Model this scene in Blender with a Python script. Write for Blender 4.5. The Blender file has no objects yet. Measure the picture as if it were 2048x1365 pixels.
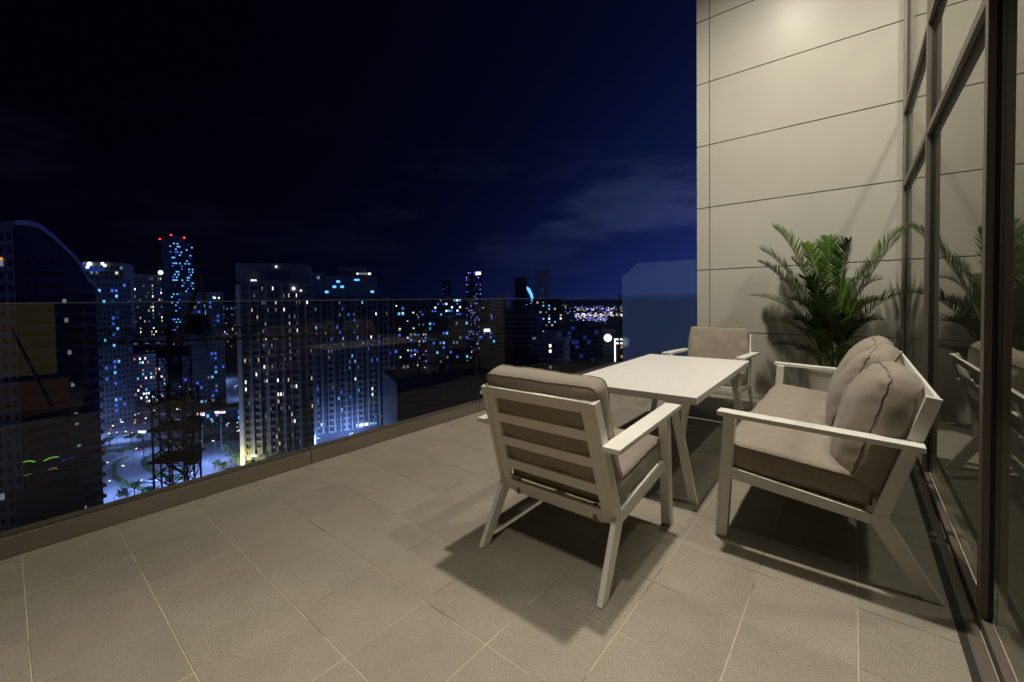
import bpy, bmesh, math, random
from mathutils import Vector, Matrix, noise
R = math.radians
rnd = random.Random(7)
sc = bpy.context.scene
col = sc.collection

# ------------------------------------------------------------------ camera
FPX, CX, CY = 836.256, 1024.0, 621.006
PITCH, ROLL, YAW = 0.0251081, -0.0133336, -0.686746
CAM = Vector((3.58114, -0.03360, 1.43257))
cF = Vector((math.sin(YAW)*math.cos(PITCH), math.cos(YAW)*math.cos(PITCH), -math.sin(PITCH)))
_r0 = Vector((math.cos(YAW), -math.sin(YAW), 0)); _u0 = _r0.cross(cF)
cR = _r0*math.cos(ROLL) + _u0*math.sin(ROLL)
cU = -_r0*math.sin(ROLL) + _u0*math.cos(ROLL)
cd = bpy.data.cameras.new('Camera'); cam = bpy.data.objects.new('Camera', cd); col.objects.link(cam)
M = Matrix((cR, cU, -cF)).transposed().to_4x4(); M.translation = CAM
cam.matrix_world = M
cd.sensor_width = 36; cd.lens = FPX/2048*36
cd.shift_y = -(682.5-CY)/2048
cd.clip_start = 0.05; cd.clip_end = 60000
sc.camera = cam

# ------------------------------------------------------------------ world, added facade fill, exposure
w = bpy.data.worlds.new('World'); sc.world = w; w.use_nodes = True
nt = w.node_tree; N = nt.nodes; L = nt.links; N.clear()
def wn(t, **k):
    n = N.new(t)
    for a, b in k.items(): setattr(n, a, b)
    return n
def wm(op, a, b=None, c=None):
    n = wn('ShaderNodeMath', operation=op)
    for i, v in enumerate((a, b, c)):
        if v is None: continue
        if isinstance(v, (int, float)): n.inputs[i].default_value = v
        else: L.new(v, n.inputs[i])
    return n.outputs[0]
tc = wn('ShaderNodeTexCoord')
sep = wn('ShaderNodeSeparateXYZ'); L.new(tc.outputs['Generated'], sep.inputs[0])
GA = R(62)
dotn = wn('ShaderNodeVectorMath', operation='DOT_PRODUCT'); L.new(tc.outputs['Generated'], dotn.inputs[0])
dotn.inputs[1].default_value = (math.sin(GA), math.cos(GA), 0)
az = wm('POWER', wm('MULTIPLY_ADD', dotn.outputs['Value'], .5, .5), 3.4)
el = wm('MAXIMUM', wm('ABSOLUTE', sep.outputs['Z']), 0.0)
fall = wm('EXPONENT', wm('MULTIPLY', el, -3.6))
glow = wm('MULTIPLY', wm('MULTIPLY', az, fall), .80)
base = wm('MULTIPLY_ADD', wm('EXPONENT', wm('MULTIPLY', el, -6.0)), .0035, .0016)
lum = wm('ADD', glow, base)
# thin cloud bank
mp = wn('ShaderNodeMapping'); mp.inputs['Scale'].default_value = (1, 1, 3.6); mp.inputs['Location'].default_value = (.32, .1, .05)
L.new(tc.outputs['Generated'], mp.inputs[0])
nz = wn('ShaderNodeTexNoise'); nz.inputs['Scale'].default_value = 2.3; nz.inputs['Detail'].default_value = 7; nz.inputs['Roughness'].default_value = .55
L.new(mp.outputs[0], nz.inputs['Vector'])
cr = wn('ShaderNodeMapRange'); cr.inputs['From Min'].default_value = .47; cr.inputs['From Max'].default_value = .62; cr.interpolation_type = 'SMOOTHSTEP'
L.new(nz.outputs['Fac'], cr.inputs['Value'])
band = wm('EXPONENT', wm('MULTIPLY', wm('POWER', wm('MULTIPLY', wm('SUBTRACT', sep.outputs['Z'], .215), 9.5), 2.0), -1.0))
cl = wm('MULTIPLY', wm('MULTIPLY', cr.outputs[0], band), wm('MULTIPLY', wm('ADD', lum, .003), .62))
cm1 = wn('ShaderNodeMix', data_type='RGBA', blend_type='MULTIPLY'); cm1.inputs['Factor'].default_value = 1
cmb = wn('ShaderNodeCombineXYZ')
L.new(wm('MULTIPLY_ADD', lum, .09, wm('MULTIPLY', cl, .42)), cmb.inputs[0])
L.new(wm('MULTIPLY_ADD', lum, .17, wm('MULTIPLY', cl, .5)), cmb.inputs[1])
L.new(wm('MULTIPLY_ADD', lum, 1.0, cl), cmb.inputs[2])
bg = wn('ShaderNodeBackground'); bg.inputs['Strength'].default_value = 1.0
out = wn('ShaderNodeOutputWorld'); L.new(cmb.outputs[0], bg.inputs[0]); L.new(bg.outputs[0], out.inputs[0])

ml = bpy.data.lights.new('facade_fill_sun', 'SUN'); ml.energy = .05; ml.angle = R(2); ml.color = (.78, .88, .92)  # weak fill sun added to lift the dark city facades
mo = bpy.data.objects.new('facade_fill_sun', ml); col.objects.link(mo); mo.rotation_euler = (R(48), 0, R(62))
sc.view_settings.view_transform = 'Standard'; sc.view_settings.look = 'None'
sc.view_settings.exposure = 0; sc.view_settings.gamma = 1; sc.view_settings.use_curve_mapping = False
sc.render.engine = 'CYCLES'
try:
    sc.cycles.max_bounces = 8; sc.cycles.transparent_max_bounces = 16
    sc.cycles.sample_clamp_indirect = 3
except Exception: pass

# ------------------------------------------------------------------ pixel to place helpers (photo is 2048x1365)
def ray(x, y): return cF + cR*((x-CX)/FPX) - cU*((y-CY)/FPX)
def at_depth(x, y, d): return CAM + ray(x, y)*d
def on_z(x, y, z):
    d = ray(x, y); return CAM + d*((z-CAM.z)/d.z)
def on_y(x, y, Y):
    d = ray(x, y); return CAM + d*((Y-CAM.y)/d.y)
def on_x(x, y, X):
    d = ray(x, y); return CAM + d*((X-CAM.x)/d.x)

# ------------------------------------------------------------------ materials
MATS = {}
def pmat(name, c, rough=.5, metal=0, var=0, scale=8, bump=0, bscale=200, spec=.5, randomize=0, coord='Object', detail=4, stretch=None):
    m = bpy.data.materials.new(name); m.use_nodes = True; nt = m.node_tree; n = nt.nodes; l = nt.links
    b = n['Principled BSDF']; b.inputs['Roughness'].default_value = rough; b.inputs['Metallic'].default_value = metal
    b.inputs['Specular IOR Level'].default_value = spec
    b.inputs['Base Color'].default_value = (*c, 1)
    t = n.new('ShaderNodeTexCoord'); vec = t.outputs[coord]
    if stretch:
        mp = n.new('ShaderNodeMapping'); mp.inputs['Scale'].default_value = stretch; l.new(vec, mp.inputs[0]); vec = mp.outputs[0]
    colout = None
    if var:
        z = n.new('ShaderNodeTexNoise'); z.inputs['Scale'].default_value = scale; z.inputs['Detail'].default_value = detail; z.inputs['Roughness'].default_value = .6
        l.new(vec, z.inputs['Vector'])
        r = n.new('ShaderNodeMapRange'); r.inputs['From Min'].default_value = .3; r.inputs['From Max'].default_value = .7
        r.inputs['To Min'].default_value = 1-var; r.inputs['To Max'].default_value = 1+var; l.new(z.outputs['Fac'], r.inputs['Value'])
        v = n.new('ShaderNodeVectorMath'); v.operation = 'SCALE'; v.inputs[0].default_value = c; l.new(r.outputs[0], v.inputs['Scale'])
        colout = v.outputs[0]
    if randomize:
        oi = n.new('ShaderNodeObjectInfo')
        r = n.new('ShaderNodeMapRange'); r.inputs['To Min'].default_value = 1-randomize; r.inputs['To Max'].default_value = 1+randomize; l.new(oi.outputs['Random'], r.inputs['Value'])
        v = n.new('ShaderNodeVectorMath'); v.operation = 'SCALE'; v.inputs[0].default_value = c
        if colout: l.new(colout, v.inputs[0])
        l.new(r.outputs[0], v.inputs['Scale']); colout = v.outputs[0]
    if colout: l.new(colout, b.inputs['Base Color'])
    if bump:
        z = n.new('ShaderNodeTexNoise'); z.inputs['Scale'].default_value = bscale; z.inputs['Detail'].default_value = 3; l.new(vec, z.inputs['Vector'])
        bp = n.new('ShaderNodeBump'); bp.inputs['Strength'].default_value = bump; bp.inputs['Distance'].default_value = .002
        l.new(z.outputs['Fac'], bp.inputs['Height']); l.new(bp.outputs[0], b.inputs['Normal'])
    return m
def emis(name, c, s):
    m = bpy.data.materials.new(name); m.use_nodes = True; n = m.node_tree.nodes; n.clear()
    e = n.new('ShaderNodeEmission'); e.inputs[0].default_value = (*c, 1); e.inputs[1].default_value = s
    o = n.new('ShaderNodeOutputMaterial'); m.node_tree.links.new(e.outputs[0], o.inputs[0])
    try: m.cycles.emission_sampling = 'NONE'
    except Exception: pass
    return m
def glassmat(name, tint, ior, gcol=(1, 1, 1), boost=1.0):
    m = bpy.data.materials.new(name); m.use_nodes = True; nt = m.node_tree; n = nt.nodes; l = nt.links; n.clear()
    f = n.new('ShaderNodeFresnel'); f.inputs['IOR'].default_value = ior
    g = n.new('ShaderNodeBsdfGlossy'); g.inputs['Roughness'].default_value = .0; g.inputs['Color'].default_value = (*gcol, 1)
    t = n.new('ShaderNodeBsdfTransparent'); t.inputs['Color'].default_value = (*tint, 1)
    x = n.new('ShaderNodeMixShader'); o = n.new('ShaderNodeOutputMaterial')
    fac = f.outputs[0]
    geo = n.new('ShaderNodeNewGeometry'); e1 = n.new('ShaderNodeMath'); e1.operation = 'MULTIPLY_ADD'; e1.inputs[1].default_value = -2; e1.inputs[2].default_value = 1; l.new(geo.outputs['Backfacing'], e1.inputs[0])
    e2 = n.new('ShaderNodeMath'); e2.operation = 'POWER'; e2.inputs[0].default_value = ior; l.new(e1.outputs[0], e2.inputs[1]); l.new(e2.outputs[0], f.inputs['IOR'])
    if boost != 1:
        q = n.new('ShaderNodeMath'); q.operation = 'MULTIPLY'; q.use_clamp = True; q.inputs[1].default_value = boost; l.new(fac, q.inputs[0]); fac = q.outputs[0]
    l.new(fac, x.inputs[0]); l.new(t.outputs[0], x.inputs[1]); l.new(g.outputs[0], x.inputs[2]); l.new(x.outputs[0], o.inputs[0])
    return m

def tilemat():
    m = pmat('floor tile', (.248, .219, .180), rough=.65, var=.05, scale=7, bump=.35, bscale=260, spec=.35, coord='Object')
    nt = m.node_tree; n = nt.nodes; l = nt.links; b = n['Principled BSDF']
    src = b.inputs['Base Color'].links[0].from_socket
    t = [q for q in n if q.type == 'TEX_COORD'][0]
    oi = n.new('ShaderNodeObjectInfo')
    add = n.new('ShaderNodeVectorMath'); add.operation = 'ADD'; l.new(t.outputs['Object'], add.inputs[0]); l.new(oi.outputs['Location'], add.inputs[1])
    for q in n:
        if q.type == 'TEX_NOISE': l.new(add.outputs[0], q.inputs['Vector'])
    # fine salt-and-pepper grain
    g = n.new('ShaderNodeTexNoise'); g.inputs['Scale'].default_value = 240; g.inputs['Detail'].default_value = 2; l.new(add.outputs[0], g.inputs['Vector'])
    gr = n.new('ShaderNodeMapRange'); gr.inputs['From Min'].default_value = .3; gr.inputs['From Max'].default_value = .7; gr.inputs['To Min'].default_value = .60; gr.inputs['To Max'].default_value = 1.40
    l.new(g.outputs['Fac'], gr.inputs['Value'])
    v = n.new('ShaderNodeVectorMath'); v.operation = 'SCALE'; l.new(src, v.inputs[0]); l.new(gr.outputs[0], v.inputs['Scale'])
    r = n.new('ShaderNodeMapRange'); r.inputs['To Min'].default_value = .95; r.inputs['To Max'].default_value = 1.04; l.new(oi.outputs['Random'], r.inputs['Value'])
    v2 = n.new('ShaderNodeVectorMath'); v2.operation = 'SCALE'; l.new(v.outputs[0], v2.inputs[0]); l.new(r.outputs[0], v2.inputs['Scale'])
    # broad dirt and foot wear
    d = n.new('ShaderNodeTexNoise'); d.inputs['Scale'].default_value = 1.3; d.inputs['Detail'].default_value = 6; d.inputs['Roughness'].default_value = .65; l.new(add.outputs[0], d.inputs['Vector'])
    dr = n.new('ShaderNodeMapRange'); dr.inputs['From Min'].default_value = .35; dr.inputs['From Max'].default_value = .65; dr.inputs['To Min'].default_value = .93; dr.inputs['To Max'].default_value = 1.04
    l.new(d.outputs['Fac'], dr.inputs['Value'])
    v3 = n.new('ShaderNodeVectorMath'); v3.operation = 'SCALE'; l.new(v2.outputs[0], v3.inputs[0]); l.new(dr.outputs[0], v3.inputs['Scale'])
    # small dark spots and scuffs
    k = n.new('ShaderNodeTexNoise'); k.inputs['Scale'].default_value = 23; k.inputs['Detail'].default_value = 5; k.inputs['Roughness'].default_value = .7; l.new(add.outputs[0], k.inputs['Vector'])
    kr = n.new('ShaderNodeMapRange'); kr.inputs['From Min'].default_value = .66; kr.inputs['From Max'].default_value = .74; kr.inputs['To Min'].default_value = 1; kr.inputs['To Max'].default_value = .45
    l.new(k.outputs['Fac'], kr.inputs['Value'])
    v4 = n.new('ShaderNodeVectorMath'); v4.operation = 'SCALE'; l.new(v3.outputs[0], v4.inputs[0]); l.new(kr.outputs[0], v4.inputs['Scale'])
    l.new(v4.outputs[0], b.inputs['Base Color'])
    return m

def groutmat():
    m = pmat('grout', (.5, .45, .35), rough=.9)
    nt = m.node_tree; n = nt.nodes; l = nt.links; b = n['Principled BSDF']
    t = [q for q in n if q.type == 'TEX_COORD'][0]
    z = n.new('ShaderNodeTexNoise'); z.inputs['Scale'].default_value = 2.6; z.inputs['Detail'].default_value = 4; l.new(t.outputs['Object'], z.inputs['Vector'])
    r = n.new('ShaderNodeValToRGB'); r.color_ramp.elements[0].position = .36; r.color_ramp.elements[0].color = (.12, .10, .08, 1)
    r.color_ramp.elements[1].position = .47; r.color_ramp.elements[1].color = (.46, .405, .32, 1)
    l.new(z.outputs['Fac'], r.inputs[0]); l.new(r.outputs[0], b.inputs['Base Color'])
    return m

def fabricmat(name, c):
    m = pmat(name, c, rough=.92, var=.07, scale=14, spec=.2)
    nt = m.node_tree; n = nt.nodes; l = nt.links; b = n['Principled BSDF']
    src = b.inputs['Base Color'].links[0].from_socket
    t = [q for q in n if q.type == 'TEX_COORD'][0]
    h = None
    for ax in (0, 1):
        mp = n.new('ShaderNodeMapping'); mp.inputs['Scale'].default_value = (900, 60, 60) if ax == 0 else (60, 900, 900)
        l.new(t.outputs['Object'], mp.inputs[0])
        z = n.new('ShaderNodeTexNoise'); z.inputs['Scale'].default_value = 1; z.inputs['Detail'].default_value = 1; l.new(mp.outputs[0], z.inputs['Vector'])
        if h is None: h = z.outputs['Fac']
        else:
            a = n.new('ShaderNodeMath'); a.operation = 'ADD'; l.new(h, a.inputs[0]); l.new(z.outputs['Fac'], a.inputs[1]); h = a.outputs[0]
    r = n.new('ShaderNodeMapRange'); r.inputs['From Min'].default_value = .7; r.inputs['From Max'].default_value = 1.3; r.inputs['To Min'].default_value = .84; r.inputs['To Max'].default_value = 1.16
    l.new(h, r.inputs['Value'])
    v = n.new('ShaderNodeVectorMath'); v.operation = 'SCALE'; l.new(src, v.inputs[0]); l.new(r.outputs[0], v.inputs['Scale']); l.new(v.outputs[0], b.inputs['Base Color'])
    bp = n.new('ShaderNodeBump'); bp.inputs['Strength'].default_value = .3; bp.inputs['Distance'].default_value = .001; l.new(h, bp.inputs['Height']); l.new(bp.outputs[0], b.inputs['Normal'])
    b.inputs['Sheen Weight'].default_value = .15
    return m

m_tile = tilemat(); m_grout = groutmat()
m_kerb = pmat('kerb cladding', (.15, .124, .104), rough=.5, var=.12, scale=3, bump=.2, bscale=80, randomize=.04)
m_alu = pmat('satin aluminium', (.55, .5, .42), rough=.3, metal=.9)
m_seal = pmat('black gasket', (.012, .012, .01), rough=.6)
m_white = pmat('white powder coat', (.73, .71, .67), rough=.42, var=.03, scale=20, bump=.12, bscale=500)
m_table = pmat('table top paint', (.72, .69, .67), rough=.38, var=.05, scale=3, bump=.25, bscale=60, stretch=(14, 1, 1))
m_fab = fabricmat('taupe cushion fabric', (.275, .235, .195))
m_pipe = fabricmat('piping fabric', (.225, .188, .155))
m_strap = pmat('strap', (.21, .18, .14), rough=.8)
m_foot = pmat('plastic foot', (.35, .33, .28), rough=.6)
m_panel = pmat('wall panel', (.42, .40, .36), rough=.31, var=.035, scale=2.2, bump=.03, bscale=300, randomize=.02, spec=.13)
m_back = pmat('wall joint', (.16, .135, .105), rough=.8)
m_mull = pmat('bronze mullion', (.165, .138, .112), rough=.45, metal=.25, var=.06, scale=6)
m_track = pmat('track metal', (.12, .10, .085), rough=.5, metal=.2)
m_pane = glassmat('window glass', (.35, .36, .35), 1.62, (.93, .92, .88), 1.08)
m_rail = glassmat('balustrade glass', (.88, .88, .85), 1.45, (1, 1, 1), .45)
m_edge = pmat('polished glass edge', (.07, .085, .085), rough=.3)
m_ochre = pmat('ochre timber', (.42, .27, .035), rough=.5, var=.12, scale=3, stretch=(1, 8, 1))
m_room = pmat('room surface', (.07, .06, .05), rough=.8)
m_soffit = pmat('soffit', (.4, .39, .35), rough=.7)
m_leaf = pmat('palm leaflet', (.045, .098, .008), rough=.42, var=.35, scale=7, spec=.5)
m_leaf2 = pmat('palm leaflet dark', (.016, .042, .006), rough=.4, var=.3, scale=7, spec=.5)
m_rachis = pmat('palm rachis', (.12, .20, .025), rough=.5, var=.2, scale=9)
m_trunk = pmat('palm cane', (.06, .055, .03), rough=.8, var=.4, scale=40, bump=.6, bscale=90, stretch=(1, 1, 6))
m_pot = pmat('pot', (.45, .43, .38), rough=.6, var=.06, scale=6)
m_soil = pmat('soil', (.3, .27, .22), rough=1, var=.3, scale=40)
for mm in (m_leaf, m_leaf2):
    b = mm.node_tree.nodes['Principled BSDF']; b.inputs['Subsurface Weight'].default_value = 0
m_clear = glassmat('clear glass', (.97, .98, .98), 1.05)
# frosted screen: light comes through from the back, faint gloss on the front
m_frost = bpy.data.materials.new('frosted glass'); m_frost.use_nodes = True
_n = m_frost.node_tree.nodes; _l = m_frost.node_tree.links; _n.clear()
_t = _n.new('ShaderNodeBsdfTranslucent'); _t.inputs[0].default_value = (.92, .96, 1, 1)
_g = _n.new('ShaderNodeBsdfGlossy'); _g.inputs['Roughness'].default_value = .25; _g.inputs[0].default_value = (.9, .9, 1, 1)
_x = _n.new('ShaderNodeMixShader'); _x.inputs[0].default_value = .05; _o = _n.new('ShaderNodeOutputMaterial')
_r = _n.new('ShaderNodeBsdfRefraction'); _r.inputs['Roughness'].default_value = .5; _r.inputs['IOR'].default_value = 1.02; _r.inputs[0].default_value = (.9, .95, 1, 1)
_y = _n.new('ShaderNodeMixShader'); _y.inputs[0].default_value = .3; _l.new(_t.outputs[0], _y.inputs[1]); _l.new(_r.outputs[0], _y.inputs[2])
_d = _n.new('ShaderNodeBsdfDiffuse'); _d.inputs[0].default_value = (.20, .36, 1, 1); _z = _n.new('ShaderNodeMixShader'); _z.inputs[0].default_value = .24
_l.new(_y.outputs[0], _z.inputs[1]); _l.new(_d.outputs[0], _z.inputs[2])
_l.new(_z.outputs[0], _x.inputs[1]); _l.new(_g.outputs[0], _x.inputs[2]); _l.new(_x.outputs[0], _o.inputs[0])

# ------------------------------------------------------------------ object helpers
def link(o, parent=None):
    col.objects.link(o)
    if parent is not None: o.parent = parent
    return o
def tag(o, label=None, cat=None, group=None, kind=None):
    if label: o['label'] = label
    if cat: o['category'] = cat
    if group: o['group'] = group
    if kind: o['kind'] = kind
    return o
def empty(name, loc=(0, 0, 0), rz=0):
    o = bpy.data.objects.new(name, None); o.location = loc; o.rotation_euler = (0, 0, rz); o.empty_display_size = .1
    return link(o)
class MB:
    def __init__(s): s.v = []; s.f = []
    def add(s, vs, fs):
        k = len(s.v); s.v += [tuple(q) for q in vs]; s.f += [tuple(i+k for i in f) for f in fs]; return s
    def box(s, x0, x1, y0, y1, z0, z1):
        return s.add([(x0,y0,z0),(x1,y0,z0),(x1,y1,z0),(x0,y1,z0),(x0,y0,z1),(x1,y0,z1),(x1,y1,z1),(x0,y1,z1)],
                     [(0,3,2,1),(4,5,6,7),(0,1,5,4),(1,2,6,5),(2,3,7,6),(3,0,4,7)])
    def prism(s, poly, fn0, fn1):
        """extrude a 2-D polygon between two mappings"""
        n = len(poly)
        return s.add([fn0(*q) for q in poly]+[fn1(*q) for q in poly],
                     [tuple(range(n))[::-1], tuple(range(n, 2*n))]+[(i, (i+1) % n, n+(i+1) % n, n+i) for i in range(n)])
    def obox(s, o, a, b, c):
        """box from a corner and three edge vectors"""
        o, a, b, c = map(Vector, (o, a, b, c))
        return s.add([o, o+a, o+a+b, o+b, o+c, o+a+c, o+a+b+c, o+b+c], [(0,3,2,1),(4,5,6,7),(0,1,5,4),(1,2,6,5),(2,3,7,6),(3,0,4,7)])
    def bar(s, p, q, r, r2=None, n=4, up=(0, 0, 1)):
        p, q = Vector(p), Vector(q); d = (q-p).normalized(); u = Vector(up)
        if abs(d.dot(u)) > .95: u = Vector((1, 0, 0))
        a = d.cross(u).normalized(); b = a.cross(d); r2 = r if r2 is None else r2
        vs = []
        for c, rr in ((p, r), (q, r2)):
            for i in range(n):
                t = 2*math.pi*(i+.5)/n; vs.append(c+a*math.cos(t)*rr+b*math.sin(t)*rr)
        return s.add(vs, [tuple(range(n))[::-1], tuple(range(n, 2*n))]+[(i, (i+1) % n, n+(i+1) % n, n+i) for i in range(n)])
    def tube(s, pts, rs, n=8, closed=False):
        pts = [Vector(p) for p in pts]; k = len(pts)
        if not hasattr(rs, '__len__'): rs = [rs]*k
        vs = []; fs = []; a = None
        for i, p in enumerate(pts):
            if closed: d = (pts[(i+1) % k]-pts[i-1]).normalized()
            else: d = (pts[min(i+1, k-1)]-pts[max(i-1, 0)]).normalized()
            if a is None:
                a = d.cross(Vector((0, 0, 1)));
                if a.length < .1: a = d.cross(Vector((1, 0, 0)))
            a = (a-d*a.dot(d)).normalized(); b = d.cross(a)
            for j in range(n):
                t = 2*math.pi*j/n; vs.append(p+(a*math.cos(t)+b*math.sin(t))*rs[i])
        for i in range(k if closed else k-1):
            for j in range(n):
                i2 = (i+1) % k
                fs.append((i*n+j, i*n+(j+1) % n, i2*n+(j+1) % n, i2*n+j))
        if not closed: fs += [tuple(range(n))[::-1], tuple(range((k-1)*n, k*n))]
        return s.add(vs, fs)
    def lathe(s, prof, n=24, c=(0, 0, 0)):
        vs = []; k = len(prof)
        for r, z in prof:
            for j in range(n):
                t = 2*math.pi*j/n; vs.append((c[0]+r*math.cos(t), c[1]+r*math.sin(t), c[2]+z))
        fs = [(i*n+j, i*n+(j+1) % n, (i+1)*n+(j+1) % n, (i+1)*n+j) for i in range(k-1) for j in range(n)]
        fs += [tuple(range(n))[::-1], tuple(range((k-1)*n, k*n))]
        return s.add(vs, fs)
    def mesh(s, name, mat, smooth=False):
        me = bpy.data.meshes.new(name); me.from_pydata(s.v, [], s.f)
        if mat is not None:
            for q in (mat if isinstance(mat, (list, tuple)) else [mat]): me.materials.append(q)
        bm = bmesh.new(); bm.from_mesh(me); bmesh.ops.recalc_face_normals(bm, faces=bm.faces); bm.to_mesh(me); bm.free()
        if smooth: me.polygons.foreach_set('use_smooth', [True]*len(me.polygons))
        return me
    def build(s, name, mat, parent=None, bevel=0, smooth=False):
        o = bpy.data.objects.new(name, s.mesh(name, mat, smooth)); link(o, parent)
        if bevel:
            b = o.modifiers.new('bevel', 'BEVEL'); b.width = bevel; b.segments = 2; b.limit_method = 'ANGLE'; b.angle_limit = R(40)
        return o
def inst(name, me, parent, loc=(0, 0, 0), rot=(0, 0, 0), scale=(1, 1, 1)):
    o = bpy.data.objects.new(name, me); o.location = loc; o.rotation_euler = rot; o.scale = scale
    return link(o, parent)
def copy_tree(o, parent=None):
    c = o.copy(); col.objects.link(c)
    if parent is not None: c.parent = parent
    for ch in list(o.children): copy_tree(ch, c)
    return c

# ------------------------------------------------------------------ terrace floor
YW = 6.65; XW = 4.0; XG = 4.035; YB = 8.07
floor = tag(MB().box(-.30, 4.3, -3.2, 9.2, -.25, -.0022).build('terrace_floor', m_grout), kind='structure')
PY = .40233; gap = .0038
tm = MB(); h = .2-gap/2
tm.box(-h, h, -PY/2+gap/2, PY/2-gap/2, -.03, 0)
tme = tm.mesh('tile', m_tile)
bmx = bmesh.new(); bmx.from_mesh(tme); bmesh.ops.bevel(bmx, geom=[e for e in bmx.edges if all(v.co.z > -.01 for v in e.verts)], offset=.0012, segments=1, affect='EDGES'); bmx.to_mesh(tme); bmx.free()
for i in range(10):
    for k in range(-6, 20):
        if (k+.5)*PY > YB-.05 : continue
        if (k+.5)*PY > YW+.1 and i >= 5: continue
        inst('tile', tme, floor, (.2+.4*i, (k+.5)*PY, rnd.uniform(-.0008, .0008)), (R(rnd.uniform(-.1, .1)), R(rnd.uniform(-.1, .1)), R(rnd.choice((0, 180)))))
tn = MB().box(-.064, .064, -PY/2+gap/2, PY/2-gap/2, -.03, 0).mesh('edge_tile', m_tile)
for k in range(-6, 20):
    if (k+.5)*PY < YB: inst('edge_tile', tn, floor, (-.070, (k+.5)*PY, rnd.uniform(-.0006, .0006)))

# ------------------------------------------------------------------ kerb upstand and glass balustrade
joints = [-4.76, -2.62, -.475, 1.672, 3.825, 5.955, YB]
kb = tag(empty('kerb_upstand', (-.2, 2, 0)), 'low brown clad kerb along the terrace edge under the glass balustrade', 'kerb')
bl = tag(empty('glass_balustrade', (-.2, 2, .115)), 'waist-high frameless clear glass balustrade along the terrace edge', 'balustrade')
def rel(o, p):
    o.matrix_parent_inverse = Matrix.Translation(p.location).inverted() if p.rotation_euler.z == 0 else (Matrix.Translation(p.location) @ Matrix.Rotation(p.rotation_euler.z, 4, 'Z')).inverted()
    return o
for a, b in zip(joints[:-1], joints[1:]):
    rel(MB().box(-.148, -.14, a+.0025, b-.0025, 0.001, .112).build('face_panel', m_kerb, kb, bevel=.0015), kb)
    rel(MB().box(-.165, -.139, a+.0015, b-.0015, .1125, .1175).build('metal_trim', m_alu, kb, bevel=.001), kb)
    rel(MB().box(-.196, -.184, a+.006, b-.006, .06, 1.448).build('pane', m_rail, bl), bl)
    rel(MB().box(-.1962, -.1838, a+.006, b-.006, 1.4482, 1.4530).build('polished_edge', m_edge, bl), bl)
rel(MB().box(-.145, -.1405, -3.2, YB, .0005, .008).build('shadow_gap_seal', m_seal, kb), kb)
rel(MB().box(-.183, -.166, -3.2, YB, .03, .1145).build('gasket', m_seal, kb), kb)
rel(MB().box(-.30, -.197, -3.2, YB+.1, -.05, .105).build('upstand_core', m_kerb, kb), kb)
for y in joints[1:-1]:
    rel(MB().box(-.1935, -.1865, y-.0055, y+.0055, .1, 1.45).build('joint_seal', m_seal, bl), bl)
# return along the far end of the terrace
br = tag(empty('end_balustrade', (.9, YB, 0)), 'glass balustrade return closing the far end of the terrace in front of the frosted screen', 'balustrade')
rel(MB().box(-.18, 2.0, YB-.006, YB+.006, .02, 1.50).build('pane', m_rail, br), br)
rel(MB().box(-.205, -.180, YB-.012, YB+.012, .1, 1.50).build('corner_post', m_seal, br), br)
rel(MB().box(-.14, 2.0, YB-.03, YB+.03, 0, .11).build('end_kerb', m_kerb, br), br)
# frosted privacy screen with one clipped corner
ps = tag(empty('privacy_screen', (.9, YB+.10, 0)), 'tall frosted privacy screen with a clipped top corner at the terrace end', 'screen')
YS = YB+.08
poly = [(-.16, .0), (-.16, 1.867), (.164, 2.135), (2.2, 2.135), (2.2, .0)]
fp = rel(MB().prism(poly, lambda u, v: (u, YS, v), lambda u, v: (u, YS+.016, v)).build('frosted_panel', [m_clear, m_frost], ps), ps)
for pg in fp.data.polygons:                                       # only the front skin is etched, the glass behind it is clear
    if all(fp.data.vertices[i].co.y < YS+.001 for i in pg.vertices): pg.material_index = 1
rel(MB().box(-.16, 2.2, YS-.012, YS+.028, 0.001, .05).build('shoe_channel', m_seal, ps), ps)

# ------------------------------------------------------------------ clad end wall
wall = tag(empty('clad_wall', (2.9, YW+.15, 0)), 'tall beige panelled end wall of the terrace behind the palm', 'wall')
rel(MB().box(1.745, 4.3, YW+.02, YW+.34, -.05, 7.0).build('wall_core', m_back, wall), wall)
zs = [-.92+.9205*k for k in range(0, 10)]
zs = [.0, .9185, 1.839, 2.762, 3.680, 4.598, 5.516, 6.43, 7.0]
jw = .0125
for a, b in zip(zs[:-1], zs[1:]):
    for x0, x1 in ((1.742, 1.912), (1.912, 4.12)):
        rel(MB().box(x0+(jw/2 if x0 > 1.8 else 0), x1-jw/2, YW, YW+.022, a+jw/2, b-jw/2).build('panel', m_panel, wall, bevel=.0015), wall)
    rel(MB().box(1.734, 1.7445, YW+.0, YW+.34, a+jw/2, b-jw/2).build('edge_panel', m_panel, wall, bevel=.001), wall)

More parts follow.
